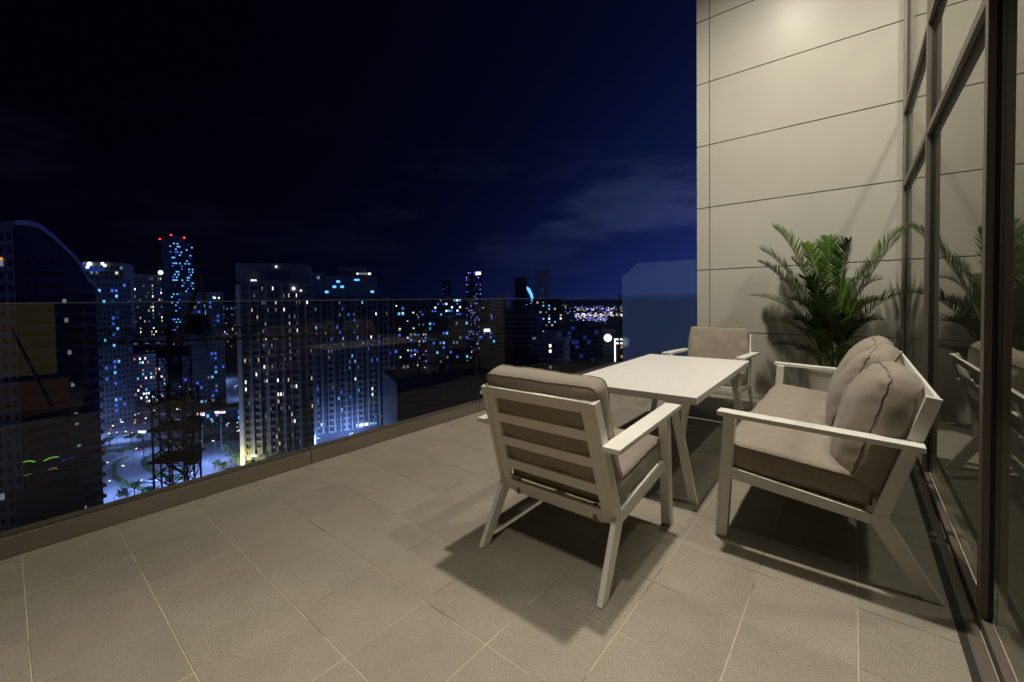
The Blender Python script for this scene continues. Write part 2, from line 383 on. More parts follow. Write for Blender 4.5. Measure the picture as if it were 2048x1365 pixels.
# ------------------------------------------------------------------ window wall on the right
ww = tag(empty('window_wall', (XG, 2, 0)), 'full-height window wall with bronze mullions on the right side of the terrace', 'window wall')
mys = [on_x(1849.0, 613, XW).y, on_x(1968.5, 613, XW).y]
step = mys[0]-mys[1]
my = [YW-.10, mys[0], mys[1], mys[1]-step, mys[1]-2*step]
mw = .058
for i, y in enumerate(my):
    o = rel(MB().box(XW, XG-.010, y, y+mw, .0, 7.0).build('mullion', m_mull, ww, bevel=.0015), ww)
    rel(MB().box(XG-.0098, XG+.003, y-.004, y+mw+.004, .0, 7.0).build('gasket', m_seal, ww), ww)
for i in range(len(my)-1):
    y1, y0 = my[i], my[i+1]+mw
    for zt in (2.655, 3.497):
        rel(MB().box(XW+.003, XG-.010, y0+.0005, y1-.0005, zt, zt+.052).build('transom', m_mull, ww, bevel=.0012), ww)
        rel(MB().box(XG-.0098, XG+.003, y0+.0055, y1-.0055, zt-.004, zt+.056).build('gasket', m_seal, ww), ww)
    rel(MB().box(XW+.003, XG+.002, y0+.0005, y1-.0005, .001, .05).build('sill_rail', m_track, ww, bevel=.0015), ww)
    if y0 < .5: continue
    rel(MB().box(XG+.004, XG+.012, y0-.02, y1+.02, .045, 7.0).build('pane', m_pane, ww), ww)
rel(MB().box(XW-.045, XW-.002, -3.2, YW-.001, .0005, .008).build('floor_track', m_track, ww, bevel=.001), ww)
rel(MB().box(XW-.075, XW-.047, -3.2, YW-.001, .0005, .003).build('drain_slot', m_seal, ww), ww)
# the lit room beside the camera: a warm blind glows behind the opening and mirrors in the balustrade
m_blind = emis('lit amber blind', (1, .78, .16), .42); m_blind2 = emis('lit orange blind', (1, .55, .06), .30)
rel(MB().box(XW+.06, XW+.065, -1.6, .40, .56, 3.0).build('lit_blind', m_blind, ww), ww)
rel(MB().box(XW+.06, XW+.065, -1.6, .50, .12, .50).build('lit_blind', m_blind2, ww), ww)
rel(MB().box(XW+.01, XW+.035, -1.6, my[3]-.002, .055, .115).build('timber_leaf', m_ochre, ww), ww)
rel(MB().box(XW+.045, XW+.058, -1.6, .50, .50, .56).build('blind_rail', m_seal, ww), ww)
rel(MB().bar((XW+.05, .04, 1.15), (XW+.05, .34, .14), .014, n=6).build('tripod_leg_bar', m_seal, ww), ww)  # bar added for a mirrored tripod leg, not part of the blind
# dark room behind the glass
rm = MB(); rm.box(4.13, 8.2, -3.2, YW+.3, -.05, .0); rm.box(8.2, 8.3, -3.2, YW+.3, 0, 8); rm.box(4.13, 8.3, YW+.3, YW+.4, 0, 8)
rm.box(4.13, 8.3, -3.3, -3.2, 0, 8); rm.box(4.13, 8.3, -3.2, YW+.3, 7.9, 8.0)
tag(rm.build('unlit_room', m_room), kind='structure')

# ------------------------------------------------------------------ soffit and lamps
tag(MB().box(.35, 4.12, -3.2, YW-.01, 7.0, 7.25).build('soffit', m_soffit), kind='structure')
m_lens = emis('downlight lens', (1, .86, .62), 14)
WARM = (1.0, .935, .765)
def downlight(x, y, z, power, label, name='ceiling_downlight', size=R(165), blend=.6, rot=None):
    e = tag(empty(name, (x, y, z)), label, 'lamp')
    MB().lathe([(.075, -.012), (.075, -.001), (.055, -.001)], 20).build('trim_ring', m_white, e)
    MB().lathe([(.05, -.006), (.05, -.002)], 20).build('lens', m_lens, e)
    l = bpy.data.lights.new('downlight_lamp', 'SPOT'); l.energy = power; l.color = WARM; l.shadow_soft_size = .12; l.spot_size = size; l.spot_blend = blend
    o = bpy.data.objects.new('bulb', l); link(o, e); o.location = (0, 0, -.06)
    if rot: o.rotation_euler = rot
    return e
downlight(2.62, 3.45, 7.0, 1470, 'round ceiling downlight high above the table', size=R(142), blend=1, rot=(R(9), R(-9), 0))
downlight(3.15, .05, 7.0, 1080, 'round ceiling downlight high above the open front of the terrace', size=R(46), blend=1)
downlight(5.44, 3.45, 7.0, 5000, 'added unseen spotlight standing in for the main downlight mirrored by the window wall', size=R(110), rot=(R(8), R(30), 0))  # added lamp at the mirror position, replaces light bounced off the window glass

# ------------------------------------------------------------------ soft goods
def soft_box(a, b, c, r, puff=.02, n=(26, 26, 8), seed=0, wr=.003, sag=0, pinch=0.0):
    """rounded, puffed box a*b*c half sizes, centred at the origin"""
    nx, ny, nz_ = n; rs = random.Random(seed); off = Vector((rs.uniform(0, 50), rs.uniform(0, 50), rs.uniform(0, 50)))
    bm = bmesh.new(); idx = {}
    def dens(i, n): return -math.cos(math.pi*i/n)*.35 + (2*i/n-1)*.65
    def P(i, j, k):
        key = (i, j, k)
        if key in idx: return idx[key]
        p = Vector((dens(i, nx)*a, dens(j, ny)*b, dens(k, nz_)*c))
        q = Vector((max(-a+r, min(a-r, p.x)), max(-b+r, min(b-r, p.y)), max(-c+min(r, c*.8), min(c-min(r, c*.8), p.z))))
        d = p-q
        if d.length > 1e-6:
            m = max(abs(d.x), abs(d.y), abs(d.z)); p = q + d.normalized()*m
        u, v, t = p.x/a, p.y/b, p.z/c
        fu, fv = max(0, 1-abs(u)**3), max(0, 1-abs(v)**3)
        p.z += t*puff*fu*fv
        s = max(0, 1-abs(t)**2)
        p.x += (1 if u > 0 else -1)*puff*.45*s*max(0, 1-abs(v)**4)*(abs(u)**6); p.y += (1 if v > 0 else -1)*puff*.45*s*max(0, 1-abs(u)**4)*(abs(v)**6)
        if pinch:
            k_ = 1-pinch*(abs(u)*abs(v))**3; p.x *= k_; p.y *= k_
        # gathers near the seams and soft creases
        e = (abs(u)**5)*math.sin(v*b*70+4*noise.noise(off+p*9))+(abs(v)**5)*math.sin(u*a*95+3*noise.noise(off+p*7))
        p.z += (1 if t > 0 else -1)*abs(t)**.5*wr*e*.6
        nn = noise.noise(off+Vector((p.x*4, p.y*4, p.z*4)))*wr*2.4 + noise.noise(off+p*11)*wr*1.0
        p += Vector((u*abs(u), v*abs(v), t*abs(t)))*nn
        p.z -= sag*(1-u*u)*(1-v*v)
        idx[key] = bm.verts.new(p); return idx[key]
    def face(f): 
        try: bm.faces.new(f)
        except ValueError: pass
    for i in range(nx):
        for j in range(ny):
            face((P(i, j, nz_), P(i+1, j, nz_), P(i+1, j+1, nz_), P(i, j+1, nz_))); face((P(i, j, 0), P(i, j+1, 0), P(i+1, j+1, 0), P(i+1, j, 0)))
    for i in range(nx):
        for k in range(nz_):
            face((P(i, 0, k), P(i+1, 0, k), P(i+1, 0, k+1), P(i, 0, k+1))); face((P(i, ny, k), P(i, ny, k+1), P(i+1, ny, k+1), P(i+1, ny, k)))
    for j in range(ny):
        for k in range(nz_):
            face((P(0, j, k), P(0, j, k+1), P(0, j+1, k+1), P(0, j+1, k))); face((P(nx, j, k), P(nx, j+1, k), P(nx, j+1, k+1), P(nx, j, k+1)))
    # seam loops: rows one cell in from top and bottom on the sides
    loops = []
    for k in (1 if nz_ > 5 else 0, nz_-1 if nz_ > 5 else nz_):
        ring = [(i, 0) for i in range(nx)]+[(nx, j) for j in range(ny)]+[(i, ny) for i in range(nx, 0, -1)]+[(0, j) for j in range(ny, 0, -1)]
        loops.append([P(i, j, k).co.copy() for i, j in ring])
    me = bpy.data.meshes.new('cushion'); bmesh.ops.recalc_face_normals(bm, faces=bm.faces); bm.to_mesh(me); bm.free()
    me.materials.append(m_fab); me.polygons.foreach_set('use_smooth', [True]*len(me.polygons))
    return me, loops
def cushion(name, parent, dims, r, puff, seed, M4, n=(26, 26, 8), wr=.003, sag=0, pinch=0, pipe=.0042):
    me, loops = soft_box(*[d/2 for d in dims], r, puff, n, seed, wr, sag, pinch)
    o = bpy.data.objects.new(name, me); link(o, parent); o.matrix_local = M4
    s = o.modifiers.new('smooth', 'SUBSURF'); s.levels = 1; s.render_levels = 1
    t = MB()
    for lp in loops:
        c = sum(lp, Vector())/len(lp)
        t.tube([p+(p-c).normalized()*.0015 for p in lp], pipe, 6, closed=True)
    pp = t.build('piping', m_pipe, o, smooth=True)
    return o

# ------------------------------------------------------------------ armchair / sofa frame
def rotm(loc, rx=0, ry=0, rz=0):
    return Matrix.Translation(loc) @ Matrix.Rotation(rz, 4, 'Z') @ Matrix.Rotation(ry, 4, 'Y') @ Matrix.Rotation(rx, 4, 'X')
def seat_frame(root, W, mids=0):
    """local: x across, +y forward, rear feet at y=0; W = half width at the feet"""
    KR = (.188, .345); KU = (.252, .292); KI = (.252, .345); TB = (.006, .945); TF = (.062, .955)
    FR = (.90, .358); FT = (.90, .425)
    lean = lambda z: (1 if z < 0 else 1)*W - .032*min(1, max(0, z/.945))
    for s in (-1, 1):
        def side(th_in, th_out=0):
            f0 = lambda u, z: (s*(lean(z)+th_out), u, z)
            f1 = lambda u, z: (s*(lean(z)-th_in), u, z)
            return f0, f1
        f0, f1 = side(.028)
        MB().prism([(0, .006), (.072, .006), KU, KI, KR], f0, f1).build('leg', m_white, root, bevel=.0025)
        MB().prism([(.002, 0), (.07, 0), (.07, .0055), (.002, .0055)], f0, f1).build('foot_pad', m_foot, root)
        MB().prism([KR, (KI[0]-.0005, KI[1]), (TF[0], TF[1]), TB], f0, f1).build('back_post', m_white, root, bevel=.0025)
        f0, f1 = side(.040, -.004)
        MB().prism([(KI[0]+.0005, KI[1]-.001), (KU[0]+.0005, KU[1]), FR, FT], f0, f1).build('side_rail', m_white, root, bevel=.0025)
        f0, f1 = side(.052, .002)
        # the front legs stand upright, not flared
        x1 = s*(W+.004); x0 = s*(W-.052)
        MB().prism([(.905, .006), (.968, .006), (.922, .742), (.860, .738)], lambda u, z: (x1, u, z), lambda u, z: (x0, u, z)).build('leg', m_white, root, bevel=.0025)
        MB().prism([(.908, 0), (.965, 0), (.965, .0055), (.908, .0055)], lambda u, z: (x1, u, z), lambda u, z: (x0, u, z)).build('foot_pad', m_foot, root)
        # flat armrest, slightly rising to the front
        a0, a1 = s*(W+.062), s*(W-.034)
        zf = lambda u: .735+(u-.07)*.038
        MB().prism([(.068, zf(.068)-.026), (.945, zf(.945)-.026), (.945, zf(.945)), (.068, zf(.068))], lambda u, z: (a0, u, z), lambda u, z: (a1, u, z)).build('armrest', m_white, root, bevel=.002)
    # back ladder frame lies in the plane of the posts
    d = Vector((0, TB[0]-KR[0], TB[1]-KR[1])); Lb = d.length; d.normalize(); nrm = Vector((0, d.z, -d.y))
    base = Vector((0, KR[0], KR[1]))
    def wi(t): return W-.030-.032*(KR[1]+d.z*t)/.945
    def lad(name, t0, t1, x0f, x1f, dep=.022, lift=.004):
        vs = []
        for t in (t0, t1):
            for x in (x0f(t), x1f(t)):
                for k in (lift, lift+dep): vs.append(base + d*t + nrm*k + Vector((x, 0, 0)))
        m = MB().add([vs[i] for i in (0, 2, 3, 1, 4, 6, 7, 5)], [(0,3,2,1),(4,5,6,7),(0,1,5,4),(1,2,6,5),(2,3,7,6),(3,0,4,7)])
        return m.build(name, m_white, root, bevel=.0025)
    sw = .055
    for s in (-1, 1):
        lad('back_stile', -.055, Lb, (lambda t, s=s: s*wi(t)), (lambda t, s=s: s*(wi(t)-sw)))
    inner0 = lambda t: -(wi(t)-sw)+.0; inner1 = lambda t: (wi(t)-sw)
    segs = [(Lb-.062, Lb)]
    for zt, zb in ((.795, .738), (.650, .594), (.505, .445)):
        segs.append(((zb-KR[1])/d.z, (zt-KR[1])/d.z))
    for t0, t1 in segs: lad('back_slat', t0, t1, inner0, inner1, .018, .0045)
    lad('seat_back_rail', -.065, .018, inner0, inner1, .022, .0045)
    for k in range(mids):
        xm = -W+2*W*(k+1)/(mids+1); lad('back_stile', .02, Lb-.064, lambda t: xm-.0275, lambda t: xm+.0275, .016, .0235)
    # front apron and seat slats
    MB().box(-(W-.053), W-.053, .905, .930, .372, .425).build('front_apron', m_white, root, bevel=.002)
    for k in range(7):
        u = .30+k*.085; z = .300+(u-.25)*.122
        MB().box(-(W-.075), W-.075, u, u+.045, z+.022, z+.034).build('seat_slat', m_white, root)
    # dark webbing straps that tie the cushion to the rail
    for s in (-1, 1):
        x = s*(W-.14)
        MB().box(x-.011, x+.011, .2, .222, .285, .37).build('cushion_strap', m_strap, root)
    return base, d, nrm, Lb

def armchair(loc, rz, label):
    root = empty('lounge_armchair', loc, rz); W = .392
    base, d, nrm, Lb = seat_frame(root, W)
    seat_ang = math.atan2(.12, 1)
    cushion('seat_cushion', root, (2*W-.085, .665, .160), .038, .010, 3, rotm((0, .575, .457), rx=R(5.5)), wr=.0034, sag=.006)
    th = math.atan2(-d.y, d.z)
    c = base + d*(.375) + nrm*(.108)
    cushion('back_cushion', root, (2*W-.085, .62, .150), .045, .022, 5 if rz == 0 else 9, rotm(c, rx=R(90)+th), wr=.0048)
    return tag(root, label, 'armchair', 'armchairs at the ends of the table')
armchair((2.298, 1.675, 0), 0, 'nearest white armchair seen from behind, taupe cushions and open slatted back')
armchair((2.215, 6.00, 0), math.pi, 'far white armchair facing the camera between the table and the panelled wall')

# sofa: faces the balustrade (-x)
SW = 1.12
sofa = empty('lounge_sofa', (3.905, 2.66+SW, 0), R(90))
base, d, nrm, Lb = seat_frame(sofa, SW, mids=2)
cushion('seat_cushion', sofa, (2*SW-.085, .70, .160), .038, .010, 13, rotm((0, .590, .466), rx=R(5)), n=(60, 26, 8), wr=.0034, sag=.005)
tag(sofa, 'long white framed sofa with taupe cushions beside the window wall', 'sofa')
th = math.atan2(-d.y, d.z)
for i, (x, lean_, roll_, fwd, up) in enumerate(((-.75, 9, 4, .150, .335), (-.02, 16, -7, .195, .36), (.68, 20, 3, .21, .37))):
    c = base + d*up + nrm*fwd + Vector((x, 0, 0))
    cushion('back_cushion', sofa, (.62, .63, .150), .035, .088, 30+i, rotm(c, rz=R(roll_)) @ Matrix.Rotation(R(90)+th+R(lean_-9)*.6, 4, 'X'), n=(30, 30, 8), wr=.0062, pinch=.07, pipe=.0050)

# ------------------------------------------------------------------ dining table
tb = tag(empty('dining_table', (2.212, 3.93, 0), R(1.0)), 'low rectangular white table with angled legs between the two armchairs', 'table')
TW, TL = .53, 1.02
MB().box(-TW, TW, -TL, TL, .704, .754).build('tabletop', m_table, tb, bevel=.0025)
for sx in (-1, 1):
    for sy in (-1, 1):
        y0 = sy*(TL-.035); y1 = sy*(TL-.075)
        g0 = lambda u, z: (sx*u, y0, z); g1 = lambda u, z: (sx*u, y1, z)
        lg = MB().prism([(.330, .7035), (.388, .7035), (.522, 0), (.468, 0)], g0, g1).build('leg', m_white, tb, bevel=.002)
        MB().prism([(.408, .56), (.424, .47), (.458, .7035), (.405, .7035)][0:0]+[(.4165, .555), (.4355, .455), (.470, .7035), (.418, .7035)], g0, g1).build('leg_brace', m_white, tb, bevel=.002)
for sx in (-1, 1):
    MB().box(sx*.43-.02, sx*.43+.02, -TL+.08, TL-.08, .668, .7035).build('apron', m_white, tb, bevel=.002)

# ------------------------------------------------------------------ potted palm
palm = tag(empty('potted_palm', (3.38, 6.12, 0)), 'tall green areca palm in a round pot in the corner by the end wall', 'palm')
pl = Vector((3.38, 6.12, 0))
MB().lathe([(.13, 0), (.19, .03), (.235, .50), (.25, .56), (.25, .60), (.225, .60), (.215, .565)], 28).build('pot', m_pot, palm, smooth=False)
MB().lathe([(.214, .555), (.214, .562)], 28).build('soil', m_soil, palm)
def bez(p0, p1, p2, t): return p0*(1-t)**2+p1*2*t*(1-t)+p2*t*t
def frond(b, tip, lift, width, mat, seed, n=40, bare=.28, dr=.20):
    rs = random.Random(seed)
    b, tip = Vector(b), Vector(tip)
    dx = tip-b; up_ = tip.z > 1.75
    mid = b+Vector((dx.x*(.42 if up_ else .34), dx.y*.36, dx.z*(.74 if up_ else .72)+lift*(.25 if up_ else 1)))
    pts = [bez(b, mid, tip, k/16) for k in range(17)]
    MBf = MB(); fr = []
    MBf.tube(pts, [.0075*(1-.8*k/16) for k in range(17)], 6)
    o = MBf.build('frond_stem', m_rachis, palm, smooth=True)
    lf = MB()
    L_ = (tip-b).length
    for k in range(n):
        t = bare+(1-bare)*(k/(n-1))**.95
        p = bez(b, mid, tip, t); tan = (bez(b, mid, tip, min(1, t+.02))-bez(b, mid, tip, t-.02)).normalized()
        sidev = tan.cross(Vector((0, 0, 1))).normalized(); upv = sidev.cross(tan)
        q = (t-bare)/(1-bare)
        ln = width*(math.sin(math.pi*min(1, .16+.80*q))**.7)*(1-.25*q)*rs.uniform(.9, 1.08)
        for s in (-1, 1):
            ang = R(58-30*q+rs.uniform(-5, 5))
            dirv = (tan*math.cos(ang)+sidev*s*math.sin(ang)+upv*rs.uniform(.18, .34)).normalized()
            wd = .0074*rs.uniform(.85, 1.15)
            side2 = dirv.cross(upv).normalized()
            pr = [p]; dd = dirv.copy()
            for m in range(4):
                pr.append(pr[-1]+dd*ln/4); dd = (dd+Vector((0, 0, -dr*.32*rs.uniform(.6, 1.3)))).normalized()
            ws = [.45, 1, .95, .6, .06]
            vs = []
            for c, ww_ in zip(pr, ws): vs += [c-side2*wd*ww_, c+side2*wd*ww_]
            lf.add(vs, [(2*i, 2*i+1, 2*i+3, 2*i+2) for i in range(4)])
    f = lf.build('leaflets', mat, o); f['kind'] = 'stuff'
    return o
def T(px, py, y): 
    q = on_y(px, py, y); return q-pl
# (tip px, tip py, depth plane, lift, leaf width, base height, base x offset, colour)
FR_ = [(1548, 456, 6.20, .34, .27, 1.15, -.06, 0), (1522, 500, 6.05, .34, .26, 1.10, -.08, 1), (1518, 524, 6.25, .22, .22, .95, -.05, 1),
       (1655, 476, 6.32, .12, .24, 1.05, .00, 0), (1698, 484, 6.05, .16, .26, 1.10, .03, 1), (1838, 444, 6.10, .22, .22, 1.05, .05, 0), (1812, 452, 6.25, .12, .22, 1.10, .05, 0),
       (1502, 592, 6.05, .26, .24, .90, -.07, 0), (1530, 642, 5.95, .26, .25, .80, -.06, 1), (1836, 584, 6.00, .26, .25, .90, .08, 1),
       (1764, 640, 5.95, .22, .22, .80, .06, 1), (1560, 560, 6.35, .22, .22, .9, -.04, 0), (1760, 600, 6.3, .20, .22, .92, .05, 0),
       (1612, 560, 5.85, .28, .24, .85, -.02, 1), (1720, 650, 5.8, .24, .22, .75, .03, 1), (1586, 640, 5.85, .22, .22, .78, -.03, 1),
       (1585, 520, 6.15, .3, .24, 1.0, -.04, 0), (1740, 530, 6.2, .3, .24, 1.0, .05, 0), (1610, 490, 6.3, .3, .24, 1.05, -.02, 0), (1550, 690, 6.1, .2, .22, .66, -.05, 1),
       (1600, 610, 6.3, .3, .24, .85, -.03, 0), (1730, 610, 6.35, .3, .24, .85, .03, 0), (1660, 640, 5.8, .3, .22, .70, .0, 1), (1620, 670, 5.9, .25, .20, .62, -.03, 0), (1715, 700, 5.95, .2, .20, .6, .04, 0), (1580, 600, 6.0, .3, .22, .8, -.05, 1), (1760, 560, 6.2, .3, .24, .95, .05, 1),
       (1640, 596, 5.75, .30, .22, .80, .0, 0), (1600, 700, 6.0, .18, .20, .62, -.05, 0), (1780, 690, 6.1, .18, .2, .62, .06, 0), (1700, 560, 6.4, .2, .2, .9, .03, 0)]
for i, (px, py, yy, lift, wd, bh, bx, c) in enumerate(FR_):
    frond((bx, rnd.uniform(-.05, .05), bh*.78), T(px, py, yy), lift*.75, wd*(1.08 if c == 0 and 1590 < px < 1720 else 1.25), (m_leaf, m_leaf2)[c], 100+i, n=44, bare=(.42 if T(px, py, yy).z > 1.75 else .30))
for k, (x, y, hgt, lx) in enumerate(((-.05, .02, .93, -.03), (.05, -.03, .98, .05), (0, .05, .88, 0), (.08, .05, .75, .09), (-.09, -.02, .70, -.1))):
    MB().tube([(x, y, .55), (x+lx*.3, y, .7), (x+lx*.8, y, hgt)], [.022, .019, .009], 10).build('cane', m_trunk, palm, smooth=True)

# ================================================================== the city below
GZ = -80.0
m_ground = pmat('city ground', (.05, .05, .05), rough=.9, var=.4, scale=.02)
m_road = pmat('concrete road', (.26, .26, .26), rough=.8, var=.12, scale=.15)
m_grass = pmat('verge grass', (.05, .11, .02), rough=.9, var=.4, scale=.8)
m_conc = pmat('dark concrete', (.085, .09, .095), rough=.85, var=.12, scale=.08)
m_dark = pmat('dark roofing', (.05, .05, .055), rough=.9, var=.2, scale=.2)
m_conc2 = pmat('grey render', (.17, .17, .15), rough=.85, var=.10, scale=.08)
m_conc3 = pmat('pale render', (.38, .38, .42), rough=.8, var=.08, scale=.08)
m_dglass = pmat('dark facade glass', (.015, .018, .024), rough=.5, spec=.2)
m_crane = pmat('crane paint', (.16, .10, .012), rough=.6, var=.3, scale=1.5)
m_crane2 = pmat('crane steel dark', (.02, .018, .012), rough=.7)
m_pier = pmat('pier render', (.24, .25, .22), rough=.85, var=.1, scale=.1)
m_cream = pmat('cream render', (.5, .46, .32), rough=.8)
E_ = {'w': emis('lit white', (.85, .93, 1), 2.4), 'c': emis('lit cyan', (.12, .5, 1), 1.5), 'b': emis('lit blue', (.07, .16, 1), 1.0),
      'y': emis('lit warm', (1, .78, .42), .9), 'd': emis('lit dim', (.5, .6, .72), .30), 'k': emis('lit dim warm', (.6, .5, .28), .22),
      'o': emis('lit amber', (1, .38, .08), .8), 'r': emis('lit red', (1, .05, .06), 2.2), 'g': emis('lit green', (.25, 1, .05), .8),
      'v': emis('lit violet', (.35, .3, 1), 1.0), 'n': emis('lit navy', (.02, .05, .35), .5)}
tag(MB().add([(-30000, -30000, GZ), (30000, -30000, GZ), (30000, 30000, GZ), (-30000, 30000, GZ)], [(0, 1, 2, 3)]).build('city_ground', m_ground), kind='structure')

def base_pt(px, depth):
    """ground position under picture column px at a forward distance"""
    p = at_depth(px, 605, depth); return Vector((p.x, p.y, 0))
def z_at(px, py, depth): return at_depth(px, py, depth).z

def tower(name, label, pxl, pyt, pxr, dl, dr, thick, mat=None, grid=None, group=None, zb=GZ, parapet=1.2, cat='building', individual=False):
    """block whose front spans picture columns pxl..pxr at distances dl, dr"""
    A, B = base_pt(pxl, dl), base_pt(pxr, dr)
    mid = base_pt((pxl+pxr)/2, (dl+dr)/2); rho = (mid-Vector((CAM.x, CAM.y, 0))).length; c0 = Vector((CAM.x, CAM.y, 0))
    chord = ((A-c0).normalized()-(B-c0).normalized()).length*rho
    dd = max(-.12*chord, min(.12*chord, rho*(dr-dl)/(dl+dr)))
    A = c0+(A-c0).normalized()*(rho-dd); B = c0+(B-c0).normalized()*(rho+dd)
    e = (B-A); Wd = e.length; e.normalize(); back = Vector((-e.y, e.x, 0))
    if back.dot(A-CAM) < 0: back = -back
    zt = z_at((pxl+pxr)/2, pyt, (dl+dr)/2)
    c = (A+B)/2 + back*thick/2
    root = tag(empty(name, (c.x, c.y, zb), math.atan2(e.y, e.x)), label, cat, group)
    s = 1 if Vector((-e.y, e.x, 0)).dot(back) > 0 else -1
    H = zt-zb
    b = MB().box(-Wd/2, Wd/2, -thick/2, thick/2, 0, H).build('body', mat or m_conc, root)
    MB().box(-Wd/2-.15, Wd/2+.15, -thick/2-.15, thick/2+.15, H+.002, H+parapet).build('parapet', mat or m_conc, root)
    root['H'] = H
    if grid:
        for g in (grid if isinstance(grid, list) else [grid]):
            facade(root, Wd, thick, H, s, **g)
    return root, Wd, H, s

def facade(root, Wd, thick, H, s, floor=3.5, cols=8, pal='wcb', p=.2, top=1.0, bot=0, wf=.55, hf=.5, side=None, hot=None, hotp=.7, dark=True, bands=False, fins=False, seed=1, x0=0, x1=1, individual=False, dmat=None, piers=0, pmat_=None):
    rs = random.Random(seed*7+11)
    def panel(u0, u1, place):
        lit = {}; dk = MB(); n = int((H-bot-top)/floor); cw = (u1-u0)/cols
        for f in range(n):
            z = H-top-(f+1)*floor+floor*.25
            run = None
            for c in range(cols):
                u = u0+cw*(c+.5)
                pp = hotp if hot and c in hot else p
                vs, fs = place(u-cw*wf/2, u+cw*wf/2, z, z+floor*hf, .06)
                if rs.random() < pp:
                    k = rs.choice(pal)
                    if individual: lit.setdefault(k, []).append((vs, fs))
                    else: lit.setdefault(k, MB()).add(vs, fs)
                elif dark: dk.add(vs, fs)
        if dk.v: dk.build('dark_windows', dmat or m_dglass, root)['kind'] = 'stuff'
        for k, v in lit.items():
            if individual:
                for vs, fs in v: MB().add(vs, fs).build('lit_window', E_[k], root)
            else: v.build('lit_windows', E_[k], root)['kind'] = 'stuff'
        if bands:
            q = MB()
            for f in range(n+1):
                z = H-top-f*floor
                vs, fs = place(u0, u1, z-floor*.13, z+floor*.13, .35); q.add(vs, fs)
            q.build('floor_bands', root.children[0].data.materials[0], root)['kind'] = 'stuff'
        if piers:
            q = MB(); d2 = MB()
            for c in range(0, cols+1, piers):
                u = u0+cw*c; wd = cw*(.75 if (c//piers) % 2 else .42)
                vs, fs = place(u-wd/2, u+wd/2, bot, H-top*.3, .75); q.add(vs, fs)
            for f in range(n+1):
                z = H-top-f*floor
                for c in range(cols):
                    if (c*7) % 5 in (0, 3):
                        vs, fs = place(u0+cw*c, u0+cw*(c+1), z-floor*.10, z+floor*.22, .5); q.add(vs, fs)
            q.build('facade_piers', pmat_, root)['kind'] = 'stuff'
        if fins:
            q = MB()
            for c in range(cols+1):
                u = u0+cw*c
                vs, fs = place(u-cw*.13, u+cw*.13, bot, H-top*.3, .3); q.add(vs, fs)
            q.build('pilasters', root.children[0].data.materials[0], root)['kind'] = 'stuff'
    def place_front(a, b, z0, z1, d):
        y = -s*thick/2; m = MB().box(a, b, min(y, y-s*d), max(y, y-s*d), z0, z1); return m.v, m.f
    panel(-Wd/2+Wd*x0, -Wd/2+Wd*x1, place_front)
    if side:
        for sd in (side if isinstance(side, (list, tuple)) else [side]):
            def place_side(a, b, z0, z1, d, sd=sd):
                x = sd*Wd/2; m = MB().box(min(x, x+sd*d), max(x, x+sd*d), a, b, z0, z1); return m.v, m.f
            panel(-thick/2, thick/2, place_side)

def loc_light(root, Wd, H, s, thick, u, z, r, k, name='facade_lamp'):
    """small lamp on the front of a block; u across 0..1, z metres below the roof"""
    m = MB().lathe([(r*.3, -r), (r*.9, -r*.5), (r, 0), (r*.9, r*.5), (r*.3, r)], 10, (-Wd/2+Wd*u, -s*(thick/2+r), H-z))
    return m.build(name, E_[k], root)

# ---- near left pair of residential towers
r, Wd, H, s = tower('apartment_tower', 'nearest dark balcony tower at the left edge with stacked curved balconies', -60, 452, 32, 105, 105, 16, m_conc2,
    grid=dict(floor=3.3, cols=5, pal='dk', p=.05, bands=True, seed=3, wf=.5))
loc_light(r, Wd, H, s, 16, .70, 8.2, .35, 'o', 'balcony_lamp')
# curved shouldered tower with balcony slabs
A, B = base_pt(36, 112), base_pt(192, 128)
bt = tag(empty('shouldered_tower', ((A.x+B.x)/2, (A.y+B.y)/2, GZ), math.atan2((B-A).y, (B-A).x)), 'dark residential tower whose roofline curves down to the right, at far left', 'building')
Wd = (B-A).length; prof = []
for px, py in ((36, 452), (58, 452), (78, 458), (104, 478), (126, 500), (150, 522), (164, 545), (176, 566), (192, 575)):
    t = (px-36)/(192-36); prof.append((-Wd/2+Wd*t, z_at(px, py, 112+16*t)-GZ))
sg = 1 if (CAM-bt.location).dot(Vector((-(B-A).y, (B-A).x, 0))) < 0 else -1
poly = [(-Wd/2, 0)]+prof+[(Wd/2, 0)]
MB().prism(poly, lambda u, z: (u, 0, z), lambda u, z: (u, sg*14, z)).build('body', m_dark, bt)
MB().prism([(a, b+.01) for a, b in prof]+[(a, b+1.4) for a, b in prof[::-1]], lambda u, z: (u, -sg*.5, z), lambda u, z: (u, sg*14.2, z)).build('parapet', m_conc3, bt)
sb = MB(); 
for k in range(23):
    z = prof[-1][1]-2-k*3.3; pts = []
    for i in range(13):
        t = i/12; u = -Wd/2+Wd*(.62+.38*t); dpt = 1.6+1.5*math.sin(math.pi*min(1, t*1.1))
        pts.append((u, -sg*dpt))
    pts += [(Wd/2, 0), (-Wd/2+Wd*.62, 0)]
    sb.prism(pts, lambda u, v, z=z: (u, v, z), lambda u, v, z=z: (u, v, z+.95))
sb.build('balconies', m_conc, bt)['kind'] = 'stuff'
for py in (603, 641, 706, 771, 832, 853, 897, 1023):
    t = .53+.0004*(py-600); dd = 112+16*t; z = z_at(121, py, dd)-GZ; u = -Wd/2+Wd*t
    MB().box(u, u+.7, -sg*.4-.1, -sg*.4+.1, z-.6, z+.6).build('lit_window', E_['d'], bt)
dw = MB()
for k in range(26):
    for c in range(7):
        u = -Wd/2+Wd*(.05+.07*c); z = prof[-1][1]+6-k*3.3
        if z < 2: continue
        dw.box(u, u+1.5, -sg*.1-.05, -sg*.1+.05, z, z+1.6)
dw.build('dark_windows', m_dglass, bt)['kind'] = 'stuff'

